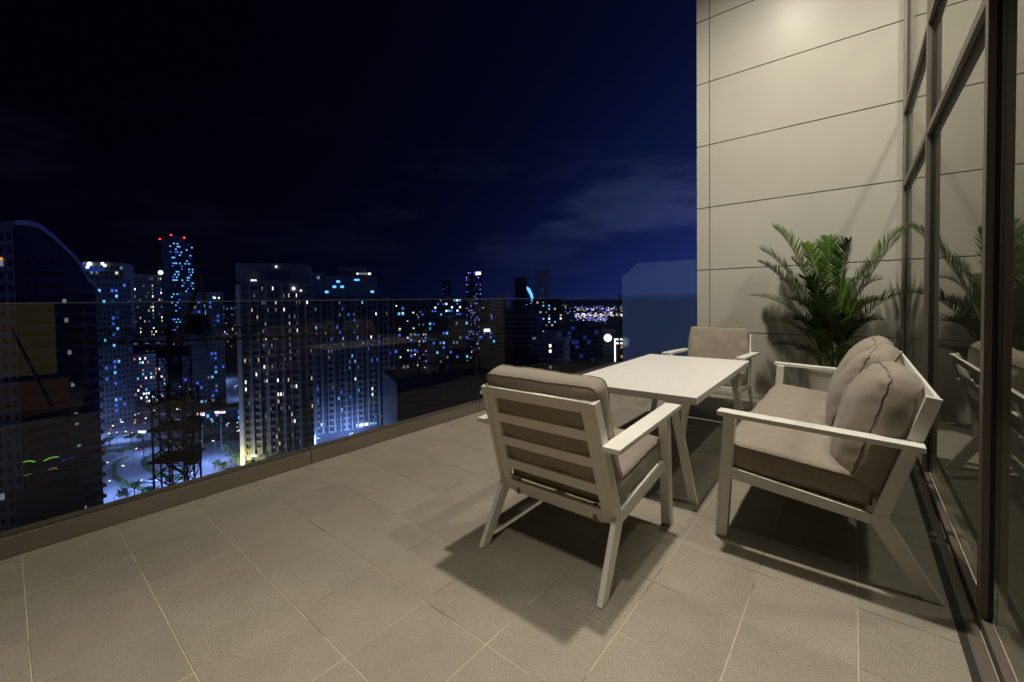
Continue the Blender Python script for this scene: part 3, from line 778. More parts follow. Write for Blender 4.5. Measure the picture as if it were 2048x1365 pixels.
# ---- middle row, left
r, Wd, H, s = tower('hotel_block', 'stepped block with floodlit white rooftop lights behind the curved tower', 160, 528, 250, 330, 320, 30, m_conc2,
    grid=dict(floor=4, cols=9, pal='dky', p=.16, seed=5))
for u, z, rr, k in ((.12, 0, .6, 'b'), (.25, .5, 1.5, 'w'), (.53, 0, 1.0, 'w'), (.58, 1.5, 1.0, 'w'), (.2, 3, 1, 'w')): loc_light(r, Wd, H, s, 30, u, z, rr, k, 'roof_lamp')
MB().box(-Wd*.42, Wd*.04, -s*15.4-.2, -s*15.4+.2, H-6.0, H-2.6).build('floodlit_fascia', E_['n'], r)
r, Wd, H, s = tower('office_block', 'dim slab block left of the hotel with two ball lamps', 168, 562, 262, 270, 275, 25, m_conc,
    grid=dict(floor=3.6, cols=11, pal='cbbn', p=.07, hot=(6, 7), hotp=.4, seed=6, bands=True))
r, Wd, H, s = tower('hotel_tower', 'grid-fronted tower with two bright white ball lamps on its roof corners', 264, 552, 325, 400, 400, 25, m_conc2,
    grid=dict(floor=3.4, cols=14, pal='ykdw', p=.10, hot=(0, 9, 13), hotp=.5, seed=8, wf=.45, bands=True))
for u in (0, .97): 
    MB().lathe([(.4, -2.0), (1.5, -1.4), (2.0, 0), (1.5, 1.4), (.4, 2.0)], 14, (-Wd/2+Wd*u, -s*12.5, H+3.4)).build('ball_lamp', E_['w'], r)
    MB().bar((-Wd/2+Wd*u, -s*12.5, H), (-Wd/2+Wd*u, -s*12.5, H+1.6), .3).build('lamp_mast', m_conc, r)
r, Wd, H, s = tower('skyscraper', 'tallest tower on the skyline, red beacons above scattered cyan windows', 326, 484, 389, 620, 640, 40, m_conc,
    grid=[dict(floor=4.2, cols=13, pal='ccbcn', p=.32, seed=9, wf=.8, hf=.42, x0=.25), dict(floor=4.2, cols=4, pal='bn', p=.05, seed=19, x1=.2, dark=False)])
MB().lathe([(Wd*.36, 0), (Wd*.34, 8), (Wd*.2, 8.2)], 24, (-Wd*.02, 0, H+1.2)).build('crown_drum', m_conc, r)
for u, z in ((-.47, 2.5), (-.12, 10), (.30, 8)):
    MB().lathe([(.5, -1.6), (1.7, 0), (.5, 1.6)], 10, (Wd*u, -s*10, H+z)).build('beacon', E_['r'], r)
r, Wd, H, s = tower('apartment_block', 'dark blue apartment block with cyan-lit windows left of the big cream block', 362, 588, 446, 300, 300, 22, m_conc,
    grid=dict(floor=3.4, cols=11, pal='cbbdn', p=.13, hot=(7, 8), hotp=.30, seed=11, fins=True))
loc_light(r, Wd, H, s, 22, .80, 3, .55, 'w'); loc_light(r, Wd, H, s, 22, .90, 3, .55, 'w')
for k in range(7): MB().box(-Wd/2+Wd*(.52+rnd.uniform(0, .07)), -Wd/2+Wd*(.545+rnd.uniform(0, .08)), -s*11.3-.1, -s*11.3+.1, H-8-k*1.3-.8, H-8-k*1.3).build('stair_light', E_['c'], r)

# ---- the two big slab blocks in the middle
r, Wd, H, s = tower('residential_slab', 'large dark cream residential slab left of the first glass joint with columns of lit windows', 478, 566, 622, 214, 205, 26, m_conc2,
    grid=[dict(floor=3.55, cols=26, pal='ddkydw', p=.08, hot=(7, 8, 12, 17, 20), hotp=.32, seed=12, individual=True, piers=3, pmat_=m_pier, wf=.42, hf=.46, bot=6, x0=.04)])
MB().box(-Wd/2-2, Wd/2*.80, -10, 10, H+1.2, H+10).build('penthouse', m_conc2, r); MB().box(-Wd*.25, Wd*.2, -s*10-.5, -s*10+.5, H+1.2, H+6.5).build('penthouse_recess', m_conc, r)
loc_light(r, Wd, H, s, 20, .50, -8.2, .45, 'w', 'roof_lamp')
for u in (.18, .205, .235): loc_light(r, Wd, H, s, 26, u, -1.2, .36, 'w', 'roof_lamp')
loc_light(r, Wd, H, s, 26, .76, 3.0, .75, 'w', 'flood_lamp'); loc_light(r, Wd, H, s, 26, .86, 4.0, .4, 'w', 'flood_lamp')
slab_root = r; slab_u = -Wd/2-.2; slab_v = -s*18.5
MB().box(-Wd/2-1.0, -Wd/2+.9, -s*13-1.2, -s*13+1.2, 0, H-1).build('corner_pier', m_cream, r)
r, Wd, H, s = tower('residential_slab', 'paler residential slab right of the first glass joint with cyan window pairs', 628, 596, 786, 232, 238, 26, m_conc,
    grid=[dict(floor=3.3, cols=28, pal='cbdwdb', p=.10, hot=(11, 13, 19), hotp=.32, seed=13, individual=True, piers=2, pmat_=m_pier, wf=.42, hf=.46, bot=10)])
MB().box(-Wd*.02, Wd*.16, -s*13.4-.3, -s*13.4+.3, 11, 12.4).build('entrance_light', E_['w'], r); MB().box(Wd*.17, Wd*.24, -s*13.4-.3, -s*13.4+.3, 11.2, 12.2).build('entrance_light', E_['c'], r)
r2, Wd, H, s = tower('office_tower', 'dark flat-topped block with a row of cyan strip lights on its roof', 650, 556, 756, 330, 330, 24, m_conc, grid=dict(floor=4.0, cols=14, pal='c', p=.12, seed=14, wf=.9, hf=.45, dark=False, bands=True))
for u, w_, z, k in ((.55, .10, 1.5, 'c'), (.60, .22, -3.4, 'd'), (.60, .03, -3.4, 'w'), (.82, .05, -3.4, 'w')): MB().box(-Wd/2+Wd*u, -Wd/2+Wd*(u+w_), -s*12.5-.2, -s*12.5+.2, H-z-.9, H-z+.5).build('roof_strip_light', E_[k], r2)
MB().box(-Wd*.25, Wd*.3, -6, 6, H+1.2, H+9).build('plant_room', m_conc, r2)
tower('office_tower', 'narrow dark block with two white roof lights between the two slabs', 604, 549, 652, 320, 320, 20, m_conc, grid=dict(floor=4.2, cols=5, pal='d', p=.12, top=.5, seed=15))
r, Wd, H, s = tower('apartment_block', 'block with bright white and cyan balcony lights behind the paler slab', 770, 598, 832, 262, 268, 24, m_conc,
    grid=dict(floor=3.4, cols=8, pal='cbd', p=.16, seed=16, bands=True))
for u, z in ((.1, 4), (.1, 8), (.1, 12), (.35, 4.5), (.55, 9.0), (.9, 9), (.7, 14.5), (.9, 19), (.45, 19), (.7, 25), (.45, 37), (.93, 36), (.7, 33)): loc_light(r, Wd, H, s, 24, u, z, .42, 'w', 'balcony_lamp')

# ---- right half of the skyline
tower('office_tower', 'block of small lit offices just left of the second glass joint', 862, 596, 928, 430, 440, 30, m_conc, grid=dict(floor=3.6, cols=12, pal='cbwdb', p=.28, seed=21, wf=.6))
tower('office_tower', 'dark wide block with four stacked white strip lights at its right end', 856, 640, 936, 330, 330, 26, m_conc, grid=dict(floor=3.8, cols=12, pal='dbbc', p=.17, seed=22))
tower('apartment_tower', 'slim unlit tower on the skyline left of the white-signed tower', 884, 562, 902, 900, 900, 30, m_conc, grid=dict(floor=5, cols=4, pal='n', p=.2, seed=23))
r, Wd, H, s = tower('apartment_tower', 'slim skyline tower with a glowing white sign at its top', 932, 543, 963, 820, 820, 34, m_conc, grid=dict(floor=4.6, cols=8, pal='vnbd', p=.28, seed=24))
MB().box(Wd*.16, Wd*.48, -s*17.5-.3, -s*17.5+.3, H-7, H-1.5).build('roof_sign', E_['w'], r)
r, Wd, H, s = tower('ribbed_building', 'pale ribbed building with a sloping roof behind the dark stepped block', 984, 596, 1014, 480, 470, 24, m_conc3, grid=dict(floor=4, cols=1, pal='n', p=0, wf=.96, hf=.45, seed=25))
MB().prism([(-Wd/2, H+1.2), (Wd/2, H+1.2), (Wd/2, H+9)], lambda u, z: (u, -6, z), lambda u, z: (u, 6, z)).build('sloping_roof', m_conc3, r)
tower('apartment_tower', 'pair of faint unlit towers on the horizon, left one', 1030, 556, 1054, 1500, 1500, 60, m_conc)
tower('apartment_tower', 'tall faint unlit tower on the horizon right of the blue curved spire', 1070, 540, 1098, 1400, 1400, 60, m_conc3, grid=dict(floor=6, cols=3, pal='n', p=.12, seed=26, dark=False))
tower('apartment_block', 'slim block speckled with white and warm windows behind the square-windowed building', 1072, 600, 1124, 420, 425, 24, m_conc, grid=dict(floor=3.3, cols=9, pal='wydc', p=.14, hot=(4,), hotp=.5, seed=27))
r, Wd, H, s = tower('terraced_building', 'wide dark building banded by floor ledges in the middle of the right skyline', 990, 632, 1072, 350, 338, 30, m_conc2, grid=dict(floor=3.9, cols=10, pal='bd', p=.03, wf=.9, bands=True, seed=28))
MB().box(-Wd*.35, Wd*.35, -10, 10, H+1.2, H+5.5).build('roof_storey', m_conc, r)
for u in (.30, .42, .48): loc_light(r, Wd, H, s, 30, u, 31, .7, 'c')
r, Wd, H, s = tower('square_windowed_building', 'white building with a regular grid of square dark windows and one lit column', 1066, 684, 1126, 285, 275, 22, m_conc3,
    grid=dict(floor=3.6, cols=8, pal='wd', p=.02, hot=(4,), hotp=.75, wf=.6, hf=.55, seed=29, side=-1))
MB().box(-Wd*.3, Wd*.25, -8, 8, H+1.2, H+6).build('roof_storey', m_conc3, r)
r, Wd, H, s = tower('glass_office_building', 'dark glass office building with a round white lamp beside it', 1134, 650, 1204, 330, 345, 40, m_conc, grid=dict(floor=3.8, cols=9, pal='n', p=.14, wf=.9, hf=.7, seed=30, side=1))
MB().lathe([(.5, -3.2), (2.4, -2.2), (3.3, 0), (2.4, 2.2), (.5, 3.2)], 20, (Wd*.66, -s*20, H-11)).build('ball_lamp', E_['w'], r)
MB().bar((Wd*.66, -s*20, 0), (Wd*.66, -s*20, H-14), .4).build('lamp_mast', m_conc, r)
r, Wd, H, s = tower('annex_block', 'lower concrete block joined to the dark glass office building', 1190, 662, 1230, 352, 356, 30, m_conc2, grid=dict(floor=3.8, cols=4, pal='n', p=.05, seed=31))
r, Wd, H, s = tower('shop_building', 'building outlined by a bright white lit frame beside the corner of the balustrade', 1228, 678, 1262, 300, 300, 20, m_conc, grid=dict(floor=3.4, cols=4, pal='od', p=.2, seed=32, x0=.1))
for bx in ((-Wd/2, -Wd/2+.9, H-18, H), (-Wd/2, Wd/2, H-1.0, H), (-Wd/2, Wd/2, H-3.8, H-2.8)): MB().box(bx[0], bx[1], -s*10.3-.3, -s*10.3+.3, bx[2], bx[3]).build('lit_frame', E_['w'], r)
tower('low_office', 'low dark office with a white roof sign left of the stepped building', 958, 652, 990, 400, 400, 24, m_conc, grid=dict(floor=4, cols=5, pal='cb', p=.2, seed=33))
p_ = at_depth(974, 661, 395)
# blue-lit curved spire
sp = tag(empty('curved_spire', base_pt(1058, 1900)+Vector((0, 0, GZ))), 'small curved spire lit cyan on the horizon', 'tower')
pts = []; q0 = base_pt(1058, 1900)
rt = Vector((cR.x, cR.y, 0)).normalized()
for px, py in ((1050, 562), (1052, 574), (1058, 580), (1063, 590), (1066, 604)):
    z = z_at(px, py, 1900)-GZ; pts.append(rt*((px-1058)/FPX*1900)+Vector((0, 0, z)))
MB().tube(pts, [3, 6, 8, 7, 6], 6).build('lit_edge', E_['c'], sp); MB().prism([(-20, 0), (16, 0), (18, pts[-1].z), (-12, pts[1].z)], lambda u, z: tuple(rt*u+Vector((0, 0, z))), lambda u, z: tuple(rt*u+Vector((0, 0, z))+Vector((-rt.y, rt.x, 0))*14)).build('shaft', m_conc, sp)

# low dark buildings between the blocks and the terrace
def low(label, pxl, pyt, pxr, dl, dr, th, mat=m_conc, **g):
    return tower('low_building', label, pxl, pyt, pxr, dl, dr, th, mat, grid=dict(**g) if g else None)
low('dark stepped roof of a car park below the right slab', 790, 768, 872, 190, 205, 40, m_dark, floor=3, cols=3, pal='n', p=0, wf=.95, hf=.4, bands=True)
low('low black building with a few blue windows behind the near armchair', 872, 748, 965, 210, 235, 36, m_dark, floor=4, cols=9, pal='bd', p=.10)
low('dark hall with an unlit flat roof in front of the banded building', 958, 716, 1075, 250, 262, 30, m_crane2, floor=4, cols=9, pal='d', p=.04)
low('dark podium strung with blue lights at the foot of the glass office', 1118, 738, 1235, 250, 262, 26, m_crane2, floor=3, cols=14, pal='bv', p=.15, top=.4)
low('low lit podium between the hotel tower and the skyscraper', 262, 678, 330, 340, 340, 30, m_conc2, floor=4, cols=6, pal='od', p=.25)
low('white terrace roof lit blue at the foot of the hotel tower', 262, 712, 326, 320, 320, 30, m_conc3, floor=3, cols=12, pal='cwo', p=.25, top=.4)
low('block of dim windows at the left behind the crane mast', 188, 690, 300, 345, 345, 24, m_conc, floor=3.6, cols=12, pal='bnd', p=.08)
low('floodlit arcade of shops beyond the crane mast', 345, 826, 476, 268, 268, 14, m_conc, floor=4, cols=14, pal='bcv', p=.3, top=.4)
for i in range(70):                                              # dense filler fabric of the city, each block on its own ground
    px = rnd.uniform(-40, 1130); d = rnd.uniform(420, 1500); py = 600+80*FPX/d*rnd.uniform(.08, .5)
    w_ = rnd.uniform(18, 60)*420/d+10
    tower('background_block', 'distant dark city block %s, %s' % ('behind the hotel tower and skyscraper' if px < 450 else 'behind the two residential slabs' if px < 820 else 'in the right half of the skyline', 'near the horizon' if py < 625 else 'low among its neighbours' if py > 650 else 'of middling height'), px, py, px+w_, d, d+rnd.uniform(-20, 20), 30, rnd.choice((m_conc, m_conc2)),
          grid=dict(floor=4, cols=max(3, int(w_/4)), pal='cbdvyn', p=rnd.uniform(.12, .34), seed=60+i, dark=False), group='anonymous blocks of the far city')

# distant sea of lights towards the horizon
dl = {k: MB() for k in 'wbvyo'}
rs = random.Random(5)
def dlight(px, py, r, k):
    p = on_z(px, py, GZ+4) if py > 612 else None
    if p is None: return
    d = (p-CAM).length
    dl[k].obox(p-Vector((r*d, r*d, 0)), (2*r*d, 0, 0), (0, 2*r*d, 0), (0, 0, 1.6*r*d))
for _ in range(150): dlight(rs.uniform(1128, 1248), rs.gauss(618, 4.5), rs.uniform(.0005, .0013), rs.choice('wbvvyb'))
for _ in range(120): dlight(rs.uniform(1128, 1246), rs.gauss(631, 2.0), rs.uniform(.0006, .0015), rs.choice('ooywwvb'))
for _ in range(90): dlight(rs.uniform(1150, 1215), rs.gauss(638, 4), rs.uniform(.0006, .0013), rs.choice('vbwv'))
for _ in range(320): dlight(rs.uniform(-20, 1130), rs.uniform(616, 700), rs.uniform(.0004, .0010), rs.choice('bbvwyo'))
for _ in range(90): dlight(rs.uniform(826, 960), rs.uniform(680, 790), rs.uniform(.0005, .0011), rs.choice('bbvw'))
for _ in range(110): dlight(rs.uniform(190, 480), rs.uniform(735, 870), rs.uniform(.0005, .0012), rs.choice('bbvwwo'))
for _ in range(40): dlight(rs.uniform(640, 830), rs.uniform(850, 885), rs.uniform(.0005, .0012), rs.choice('bcw'.replace('c', 'b')))
for _ in range(60): dlight(rs.uniform(448, 476), rs.gauss(655, 8), rs.uniform(.0006, .0012), rs.choice('bvvwo'))
for k, v in dl.items():
    if v.v: tag(v.build('distant_city_lights', E_[k]), 'tiny %s lights of the far city' % {'w': 'white', 'b': 'blue', 'v': 'violet', 'y': 'warm', 'o': 'amber'}[k], 'city lights', kind='stuff')

# ---- streets
def gpoly(name, pts, z, mat, kind='structure'):
    v = [on_z(x, y, GZ) for x, y in pts]; m = MB().add([(p.x, p.y, GZ+z) for p in v], [tuple(range(len(v)))])
    o = m.build(name, mat); tag(o, kind=kind); return o
def ribbon(name, pts, wd, z, mat, thick=0, kind='structure', parent=None):
    P3 = [on_z(x, y, GZ+z) for x, y in pts]; Q = []
    for i in range(len(P3)-1):
        for k in range(6):
            t = k/6; a = P3[max(i-1, 0)]; b = P3[i]; c = P3[i+1]; d = P3[min(i+2, len(P3)-1)]
            Q.append(.5*((2*b)+(c-a)*t+(2*a-5*b+4*c-d)*t*t+(3*b-a-3*c+d)*t**3))
    Q.append(P3[-1]); m = MB(); vs = []
    for i, p in enumerate(Q):
        t = (Q[min(i+1, len(Q)-1)]-Q[max(i-1, 0)]); n = Vector((-t.y, t.x, 0)).normalized()*wd/2
        vs += [p-n, p+n, p-n-Vector((0, 0, thick)), p+n-Vector((0, 0, thick))]
    fs = []
    for i in range(len(Q)-1):
        a = 4*i; b = a+4
        fs.append((a, a+1, b+1, b))
        if thick: fs += [(a+2, b+2, b+3, a+3), (a, b, b+2, a+2), (a+1, a+3, b+3, b+1)]
    m.add(vs, fs); o = m.build(name, mat, parent)
    if kind: o['kind'] = kind
    return o
gpoly('road', [(150, 900), (470, 880), (560, 905), (600, 950), (420, 1060), (60, 1120), (100, 960)], .02, m_road)
gpoly('road', [(120, 845), (330, 818), (480, 840), (480, 862), (300, 880), (120, 900)], .02, m_road)
gpoly('forecourt', [(480, 905), (830, 850), (960, 830), (860, 1010), (520, 1010)], .03, m_road)
ribbon('grass_verge', [(262, 911), (236, 922), (226, 936), (228, 952), (252, 966), (286, 978), (330, 990)], 2.6, .15, m_grass, .1)
ribbon('grass_verge', [(322, 905), (294, 915), (290, 927), (305, 941), (330, 952), (372, 958)], 3.0, .15, m_grass, .1)
ribbon('grass_verge', [(150, 905), (200, 903), (250, 898), (320, 890), (420, 884)], 6.0, .15, m_grass, .1)
vd = tag(empty('viaduct', (0, 0, 0)), 'elevated curving road lit blue beyond the interchange', 'viaduct')
ribbon('deck', [(120, 850), (175, 838), (232, 826), (300, 820), (360, 826)], 9, 7, m_road, .9, None, vd)
for q in ((150, 845), (200, 834), (250, 824), (300, 820)):
    p = on_z(q[0], q[1], GZ+7); MB().box(p.x-.8, p.x+.8, p.y-.8, p.y+.8, GZ, GZ+6.1).build('pier', m_conc, vd)

# street lamps: pole, arm and a glowing head
lamp_me = MB().bar((0, 0, 0), (0, 0, 9), .10, .07, 6).bar((0, 0, 9), (1.2, 0, 9.2), .06, .05, 5).mesh('pole', m_conc)
def street_lamp(px, py, k='w', hz=9.0, r=.42, light=0, label=None, c=(.20, .34, 1)):
    p = on_z(px, py, GZ+hz)
    if not label:
        label = ('small white street lamp among the neon planting at far left' if px < 160 else 'small white street lamp beside the viaduct' if py < 858 and px < 330 else 'small white street lamp on the curving interchange road' if px < 300 and py > 880
                 else 'small white street lamp near the crane mast' if px < 430 else 'small street lamp in the lit district between the slabs and the dark low roofs')
    e = tag(empty('street_lamp', (p.x, p.y, GZ), rnd.uniform(0, 6)), label, 'street lamp', label.replace('small ', 's').replace('street lamp', 'lamps') if 0 else 'street lamps: '+label)
    o = inst('pole', lamp_me, e, scale=(1, 1, hz/9.0)); 
    MB().lathe([(r*.4, -r*.5), (r, -r*.1), (r*.7, r*.35)], 10, (1.2, 0, hz)).build('lamp_head', E_[k], e)
    if light:
        l = bpy.data.lights.new('street_lamp_light', 'POINT'); l.energy = light; l.color = c; l.shadow_soft_size = .5
        lo = bpy.data.objects.new('street_lamp_bulb', l); link(lo, e); lo.location = (1.2, 0, hz-.9)
for px, py in ((192, 842), (236, 841), (275, 829), (267, 847), (309, 822), (357, 820), (234, 866), (196, 905), (221, 925), (227, 960), (267, 899), (276, 963), (146, 936), (139, 947), (345, 883), (349, 842), (392, 854), (372, 773), (388, 944), (350, 902), (420, 838), (88, 965), (252, 803), (206, 805), (229, 803)):
    street_lamp(px, py)
for px, py, e in ((250, 950, 5500), (205, 980, 6500), (330, 935, 4500), (400, 930, 7500), (430, 900, 7000), (290, 885, 3500), (400, 845, 6000), (250, 862, 6000), (640, 895, 4000), (760, 850, 5000), (170, 860, 5000), (440, 760, 26000), (870, 760, 30000), (300, 790, 16000), (700, 885, 8000), (470, 790, 9000)):
    street_lamp(px, py-18, 'w', 11, .5, e*3.0, ('taller street lamp lighting the curving road left of the crane mast' if px < 300 else 'taller street lamp lighting the road around the crane mast' if px < 460 and py > 830 else 'taller street lamp lighting the ground at the foot of the paler slab' if px > 600 else 'taller street lamp in the streets behind the crane'))
for px, py in ((838, 770), (850, 735), (858, 745), (872, 742), (846, 757), (905, 740), (922, 740), (915, 761), (840, 695), (852, 693), (836, 700), (878, 706), (866, 718), (897, 705), (844, 672), (838, 640), (852, 644)):
    street_lamp(px, py, rnd.choice('wbc'), 9, .6, 0)
# building-mounted floodlight washing the slab's corner pier
rz_ = slab_root.rotation_euler.z; p = slab_root.location + Matrix.Rotation(rz_, 3, 'Z') @ Vector((slab_u, slab_v, 0)); l = bpy.data.lights.new('pier_flood', 'POINT'); l.energy = 13000; l.color = (1, .93, .45); l.shadow_soft_size = .4
fl = tag(empty('garden_floodlight', (p.x, p.y, GZ)), 'floodlight at the foot of the cream corner pier', 'floodlight')
MB().box(-.5, .5, -.3, .3, 0, .7).build('housing', m_conc, fl); MB().box(-.45, .45, -.25, .25, .705, .8).build('lens', E_['w'], fl)
lo = bpy.data.objects.new('flood_bulb', l); link(lo, fl); lo.location = (0, 0, 2.0)
def sign(px, py, depth, w_, h_, k, label, k2=None):
    p = at_depth(px, py, depth); yaw = math.atan2(cR.y, cR.x)
    e = tag(empty('lit_sign', (p.x, p.y, GZ), yaw), label, 'sign'); z = p.z-GZ
    MB().box(-w_/2, w_/2, -.15, .15, z-h_/2, z+h_/2).build('sign_face', E_[k], e)
    MB().bar((0, .35, 0), (0, .35, z), .2, .2, 6).build('post', m_conc, e)
    if k2: MB().box(-w_*.1, w_*.4, -.3, -.16, z+h_*.1, z+h_*.5).build('sign_accent', E_[k2], e)
sign(171, 843, 235, 6.0, 1.3, 'w', 'white and red lit sign at the left end of the viaduct', 'r')
sign(402, 829, 225, 3.6, 1.6, 'w', 'bright white shop sign with a red corner beyond the crane mast', 'r')
sign(440, 825, 225, 5.5, 1.0, 'w', 'long white lit sign with a red edge left of the cream pier', 'r')
sign(974, 661, 385, 5.5, 2.6, 'w', 'white rectangular lit sign above the low office roof')
sign(285, 864, 225, 4.6, 1.0, 'w', 'bright white lit canopy edge in the car park')
sign(507, 912, 196, 2.6, .8, 'w', 'tilted bright white lit entrance sign beside the garden')
sign(925, 743, 232, 2.4, 2.0, 'w', 'glowing board put in for a white floodlit patch on the hill behind the near armchair')  # emissive board stands in for floodlight falling on the slope, no real sign

# parked and moving cars
def make_car(paint):
    e = empty('car', (0, 0, GZ+.05))
    b = MB().prism([(-2.2, .35), (2.2, .35), (2.25, .8), (1.2, 1.0), (-1.9, 1.0), (-2.25, .85)], lambda u, z: (u, -.9, z), lambda u, z: (u, .9, z)).build('body', paint, e, bevel=.06)
    MB().prism([(-1.7, 1.0), (1.0, 1.0), (.35, 1.48), (-1.2, 1.48)], lambda u, z: (u, -.78, z), lambda u, z: (u, .78, z)).build('cabin', m_dglass, e)
    for x in (-1.4, 1.4):
        for y in (-.9, .9): MB().bar((x, y-.1, .34), (x, y+.1, .34), .34, .34, 12).build('wheel', m_seal, e)
    for y in (-.65, .65):
        MB().box(2.2, 2.28, y-.18, y+.18, .55, .75).build('headlight', E_['w'], e); MB().box(-2.30, -2.24, y-.2, y+.2, .62, .82).build('tail_light', E_['r'], e)
    return e
paints = [pmat('car paint white', (.7, .7, .72), rough=.3), pmat('car paint dark', (.03, .03, .04), rough=.3), pmat('car paint grey', (.25, .25, .27), rough=.3)]
protos = [make_car(p) for p in paints]
cars = [(305, 965, .4, 0, 'white car on the curving road just left of the crane mast'), (338, 962, 2.6, 1, 'dark car with red tail lights seen through the crane mast'),
        (285, 898, 2.4, 1, 'dark car with red tail lights on the far bend'), (205, 900, 2.8, 1, 'dark car at the far left of the interchange'),
        (352, 914, .3, 0, 'white car on the road behind the crane mast'), (392, 886, .6, 2, 'grey car right of the crane mast'), (250, 872, .1, 2, 'grey car parked at the far edge of the road')]
used = [False]*3
for px, py, a, k, lab in cars:
    o = protos[k] if not used[k] else copy_tree(protos[k]); used[k] = True
    p = on_z(px, py, GZ); o.location = (p.x, p.y, GZ+.05); o.rotation_euler = (0, 0, a); o.scale = (1.15,)*3; tag(o, lab, 'car')

# trees around the garden and along the roads
m_tl = pmat('city tree leaf', (.055, .11, .02), rough=.7, var=.5, scale=.9)
def make_tree(seed, h=8, rad=3.2):
    rs = random.Random(seed); e = empty('broadleaf_tree', (0, 0, GZ))
    t = MB().tube([(0, 0, 0), (.15, .1, h*.3), (0, .2, h*.6)], [.28, .2, .1], 7)
    for k in range(5):
        a = k*1.3+rs.random(); t.tube([(0, .1, h*.4), (math.cos(a)*rad*.3, math.sin(a)*rad*.3, h*.6), (math.cos(a)*rad*.6, math.sin(a)*rad*.6, h*.78)], [.12, .08, .04], 5)
    t.build('trunk', m_trunk, e)
    cl = [(Vector((rs.gauss(0, rad*.42), rs.gauss(0, rad*.42), h*.68+rs.gauss(0, rad*.25))), rs.uniform(.25, .5)*rad) for _ in range(11)]
    m = MB()
    for _ in range(900):
        c, r = rs.choice(cl); d = Vector((rs.gauss(0, 1), rs.gauss(0, 1), rs.gauss(0, 1))).normalized()
        p = c+d*r*rs.uniform(.5, 1); a = Vector((rs.gauss(0, 1), rs.gauss(0, 1), rs.gauss(0, 1))).normalized(); b = a.cross(d).normalized(); w_ = rs.uniform(.16, .3)
        m.add([p-a*w_, p+b*w_*.6, p+a*w_, p-b*w_*.6], [(0, 1, 2, 3)])
    o = m.build('crown', m_tl, e); o['kind'] = 'stuff'
    return e
tp = [make_tree(1), make_tree(2, 7, 3.6)]; tu = [False, False]
trees = [(452, 905, .9), (472, 925, 1.05), (446, 940, .95), (490, 915, .8), (500, 935, 1.0), (475, 898, .7), (520, 945, .9), (462, 950, 1.0), (540, 925, .7), (430, 930, .8),
         (270, 985, .9), (255, 1000, 1.1), (300, 990, .8), (245, 905, .7), (262, 880, 1), (285, 878, .9), (405, 875, 1.1), (430, 868, 1.0), (382, 892, .9), (455, 878, .9), (600, 925, .7), (700, 900, .7), (318, 872, 1), (220, 885, 1.0), (180, 890, 1.1), (440, 852, 1.2), (420, 858, 1.0), (470, 862, 1.1)]
for i, (px, py, sc_) in enumerate(trees):
    k = i % 2; o = tp[k] if not tu[k] else copy_tree(tp[k]); tu[k] = True
    p = on_z(px, py+8, GZ); o.location = (p.x, p.y, GZ); o.rotation_euler = (0, 0, rnd.uniform(0, 6)); o.scale = (sc_, sc_, sc_*rnd.uniform(.85, 1.1))
    tag(o, 'leafy tree in the floodlit garden at the foot of the cream slab' if i < 10 else ('leafy street tree on the verges left of the crane mast' if px < 325 else 'leafy street tree right of the crane mast before the shops' if px < 480 else 'leafy street tree at the foot of the paler slab'), 'tree', 'trees in the floodlit garden' if i < 10 else 'street trees: ' + ('left of mast' if px < 325 else 'right of mast' if px < 480 else 'by the slab'))

# green-lit pool garden on a low roof at far left
gd = tag(empty('roof_garden', (0, 0, 0)), 'small roof garden with neon green lit planting at far left', 'garden')
for pts, k, rr in (([(46, 925), (58, 922), (70, 924)], 'g', .09), ([(88, 922), (96, 918), (106, 915), (116, 914)], 'g', .09), ([(98, 940), (108, 936), (114, 938)], 'k', .15), ([(124, 922), (146, 914)], 'n', .15), ([(48, 952), (62, 948)], 'k', .12), ([(110, 918), (122, 915)], 'n', .1)):
    q = [at_depth(x, y, 100) for x, y in pts]
    MB().tube(q, rr, 6).build('lit_planting', E_[k], gd)
q = [at_depth(x, y, 101) for x, y in ((30, 930), (165, 905), (165, 960), (30, 985))]
zz = sum(p.z for p in q)/4
MB().prism([(p.x, p.y) for p in q], lambda u, v: (u, v, GZ), lambda u, v: (u, v, zz-4)).build('garden_deck', m_conc, gd)

# ---- tower crane close to the terrace
cr_ = tag(empty('tower_crane', (0, 0, 0)), 'tower crane with a dark lattice mast and dull yellow jib in front of the city', 'crane')
mc = base_pt(345, 30); yaw = math.atan2(cR.y, cR.x)+.25
ax = Vector((math.cos(yaw), math.sin(yaw), 0)); ay = Vector((-ax.y, ax.x, 0))
ztop = z_at(345, 700, 30)
def lattice(m, o, a, b, up, L_, w_, h_, n, r):
    """box truss of n bays along up"""
    cs = [(-w_/2, -h_/2), (w_/2, -h_/2), (w_/2, h_/2), (-w_/2, h_/2)]
    P = lambda k, t: o+a*cs[k % 4][0]+b*cs[k % 4][1]+up*(L_*t)
    for k in range(4): m.bar(P(k, 0), P(k, 1), r, n=4)
    for i in range(n):
        for k in range(4):
            m.bar(P(k, i/n), P(k+1, (i+1)/n) if i % 2 else P(k+1, (i+1)/n), r*.55, n=4)
            m.bar(P(k, (i+1)/n), P(k+1, (i+1)/n), r*.5, n=4)
            if k % 2 == 0: m.bar(P(k+1, i/n), P(k, (i+1)/n), r*.5, n=4)
m = MB(); o0 = Vector((mc.x, mc.y, GZ)); lattice(m, o0, ax, ay, Vector((0, 0, 1)), ztop-GZ, 1.4, 1.4, 46, .07)
m.build('mast', m_crane2, cr_)['kind'] = 'stuff'
zc = z_at(345, 985, 30); m = MB(); lattice(m, Vector((mc.x, mc.y, zc-3)), ax, ay, Vector((0, 0, 1)), z_at(345, 778, 30)-zc+3, 2.0, 2.0, 7, .08)
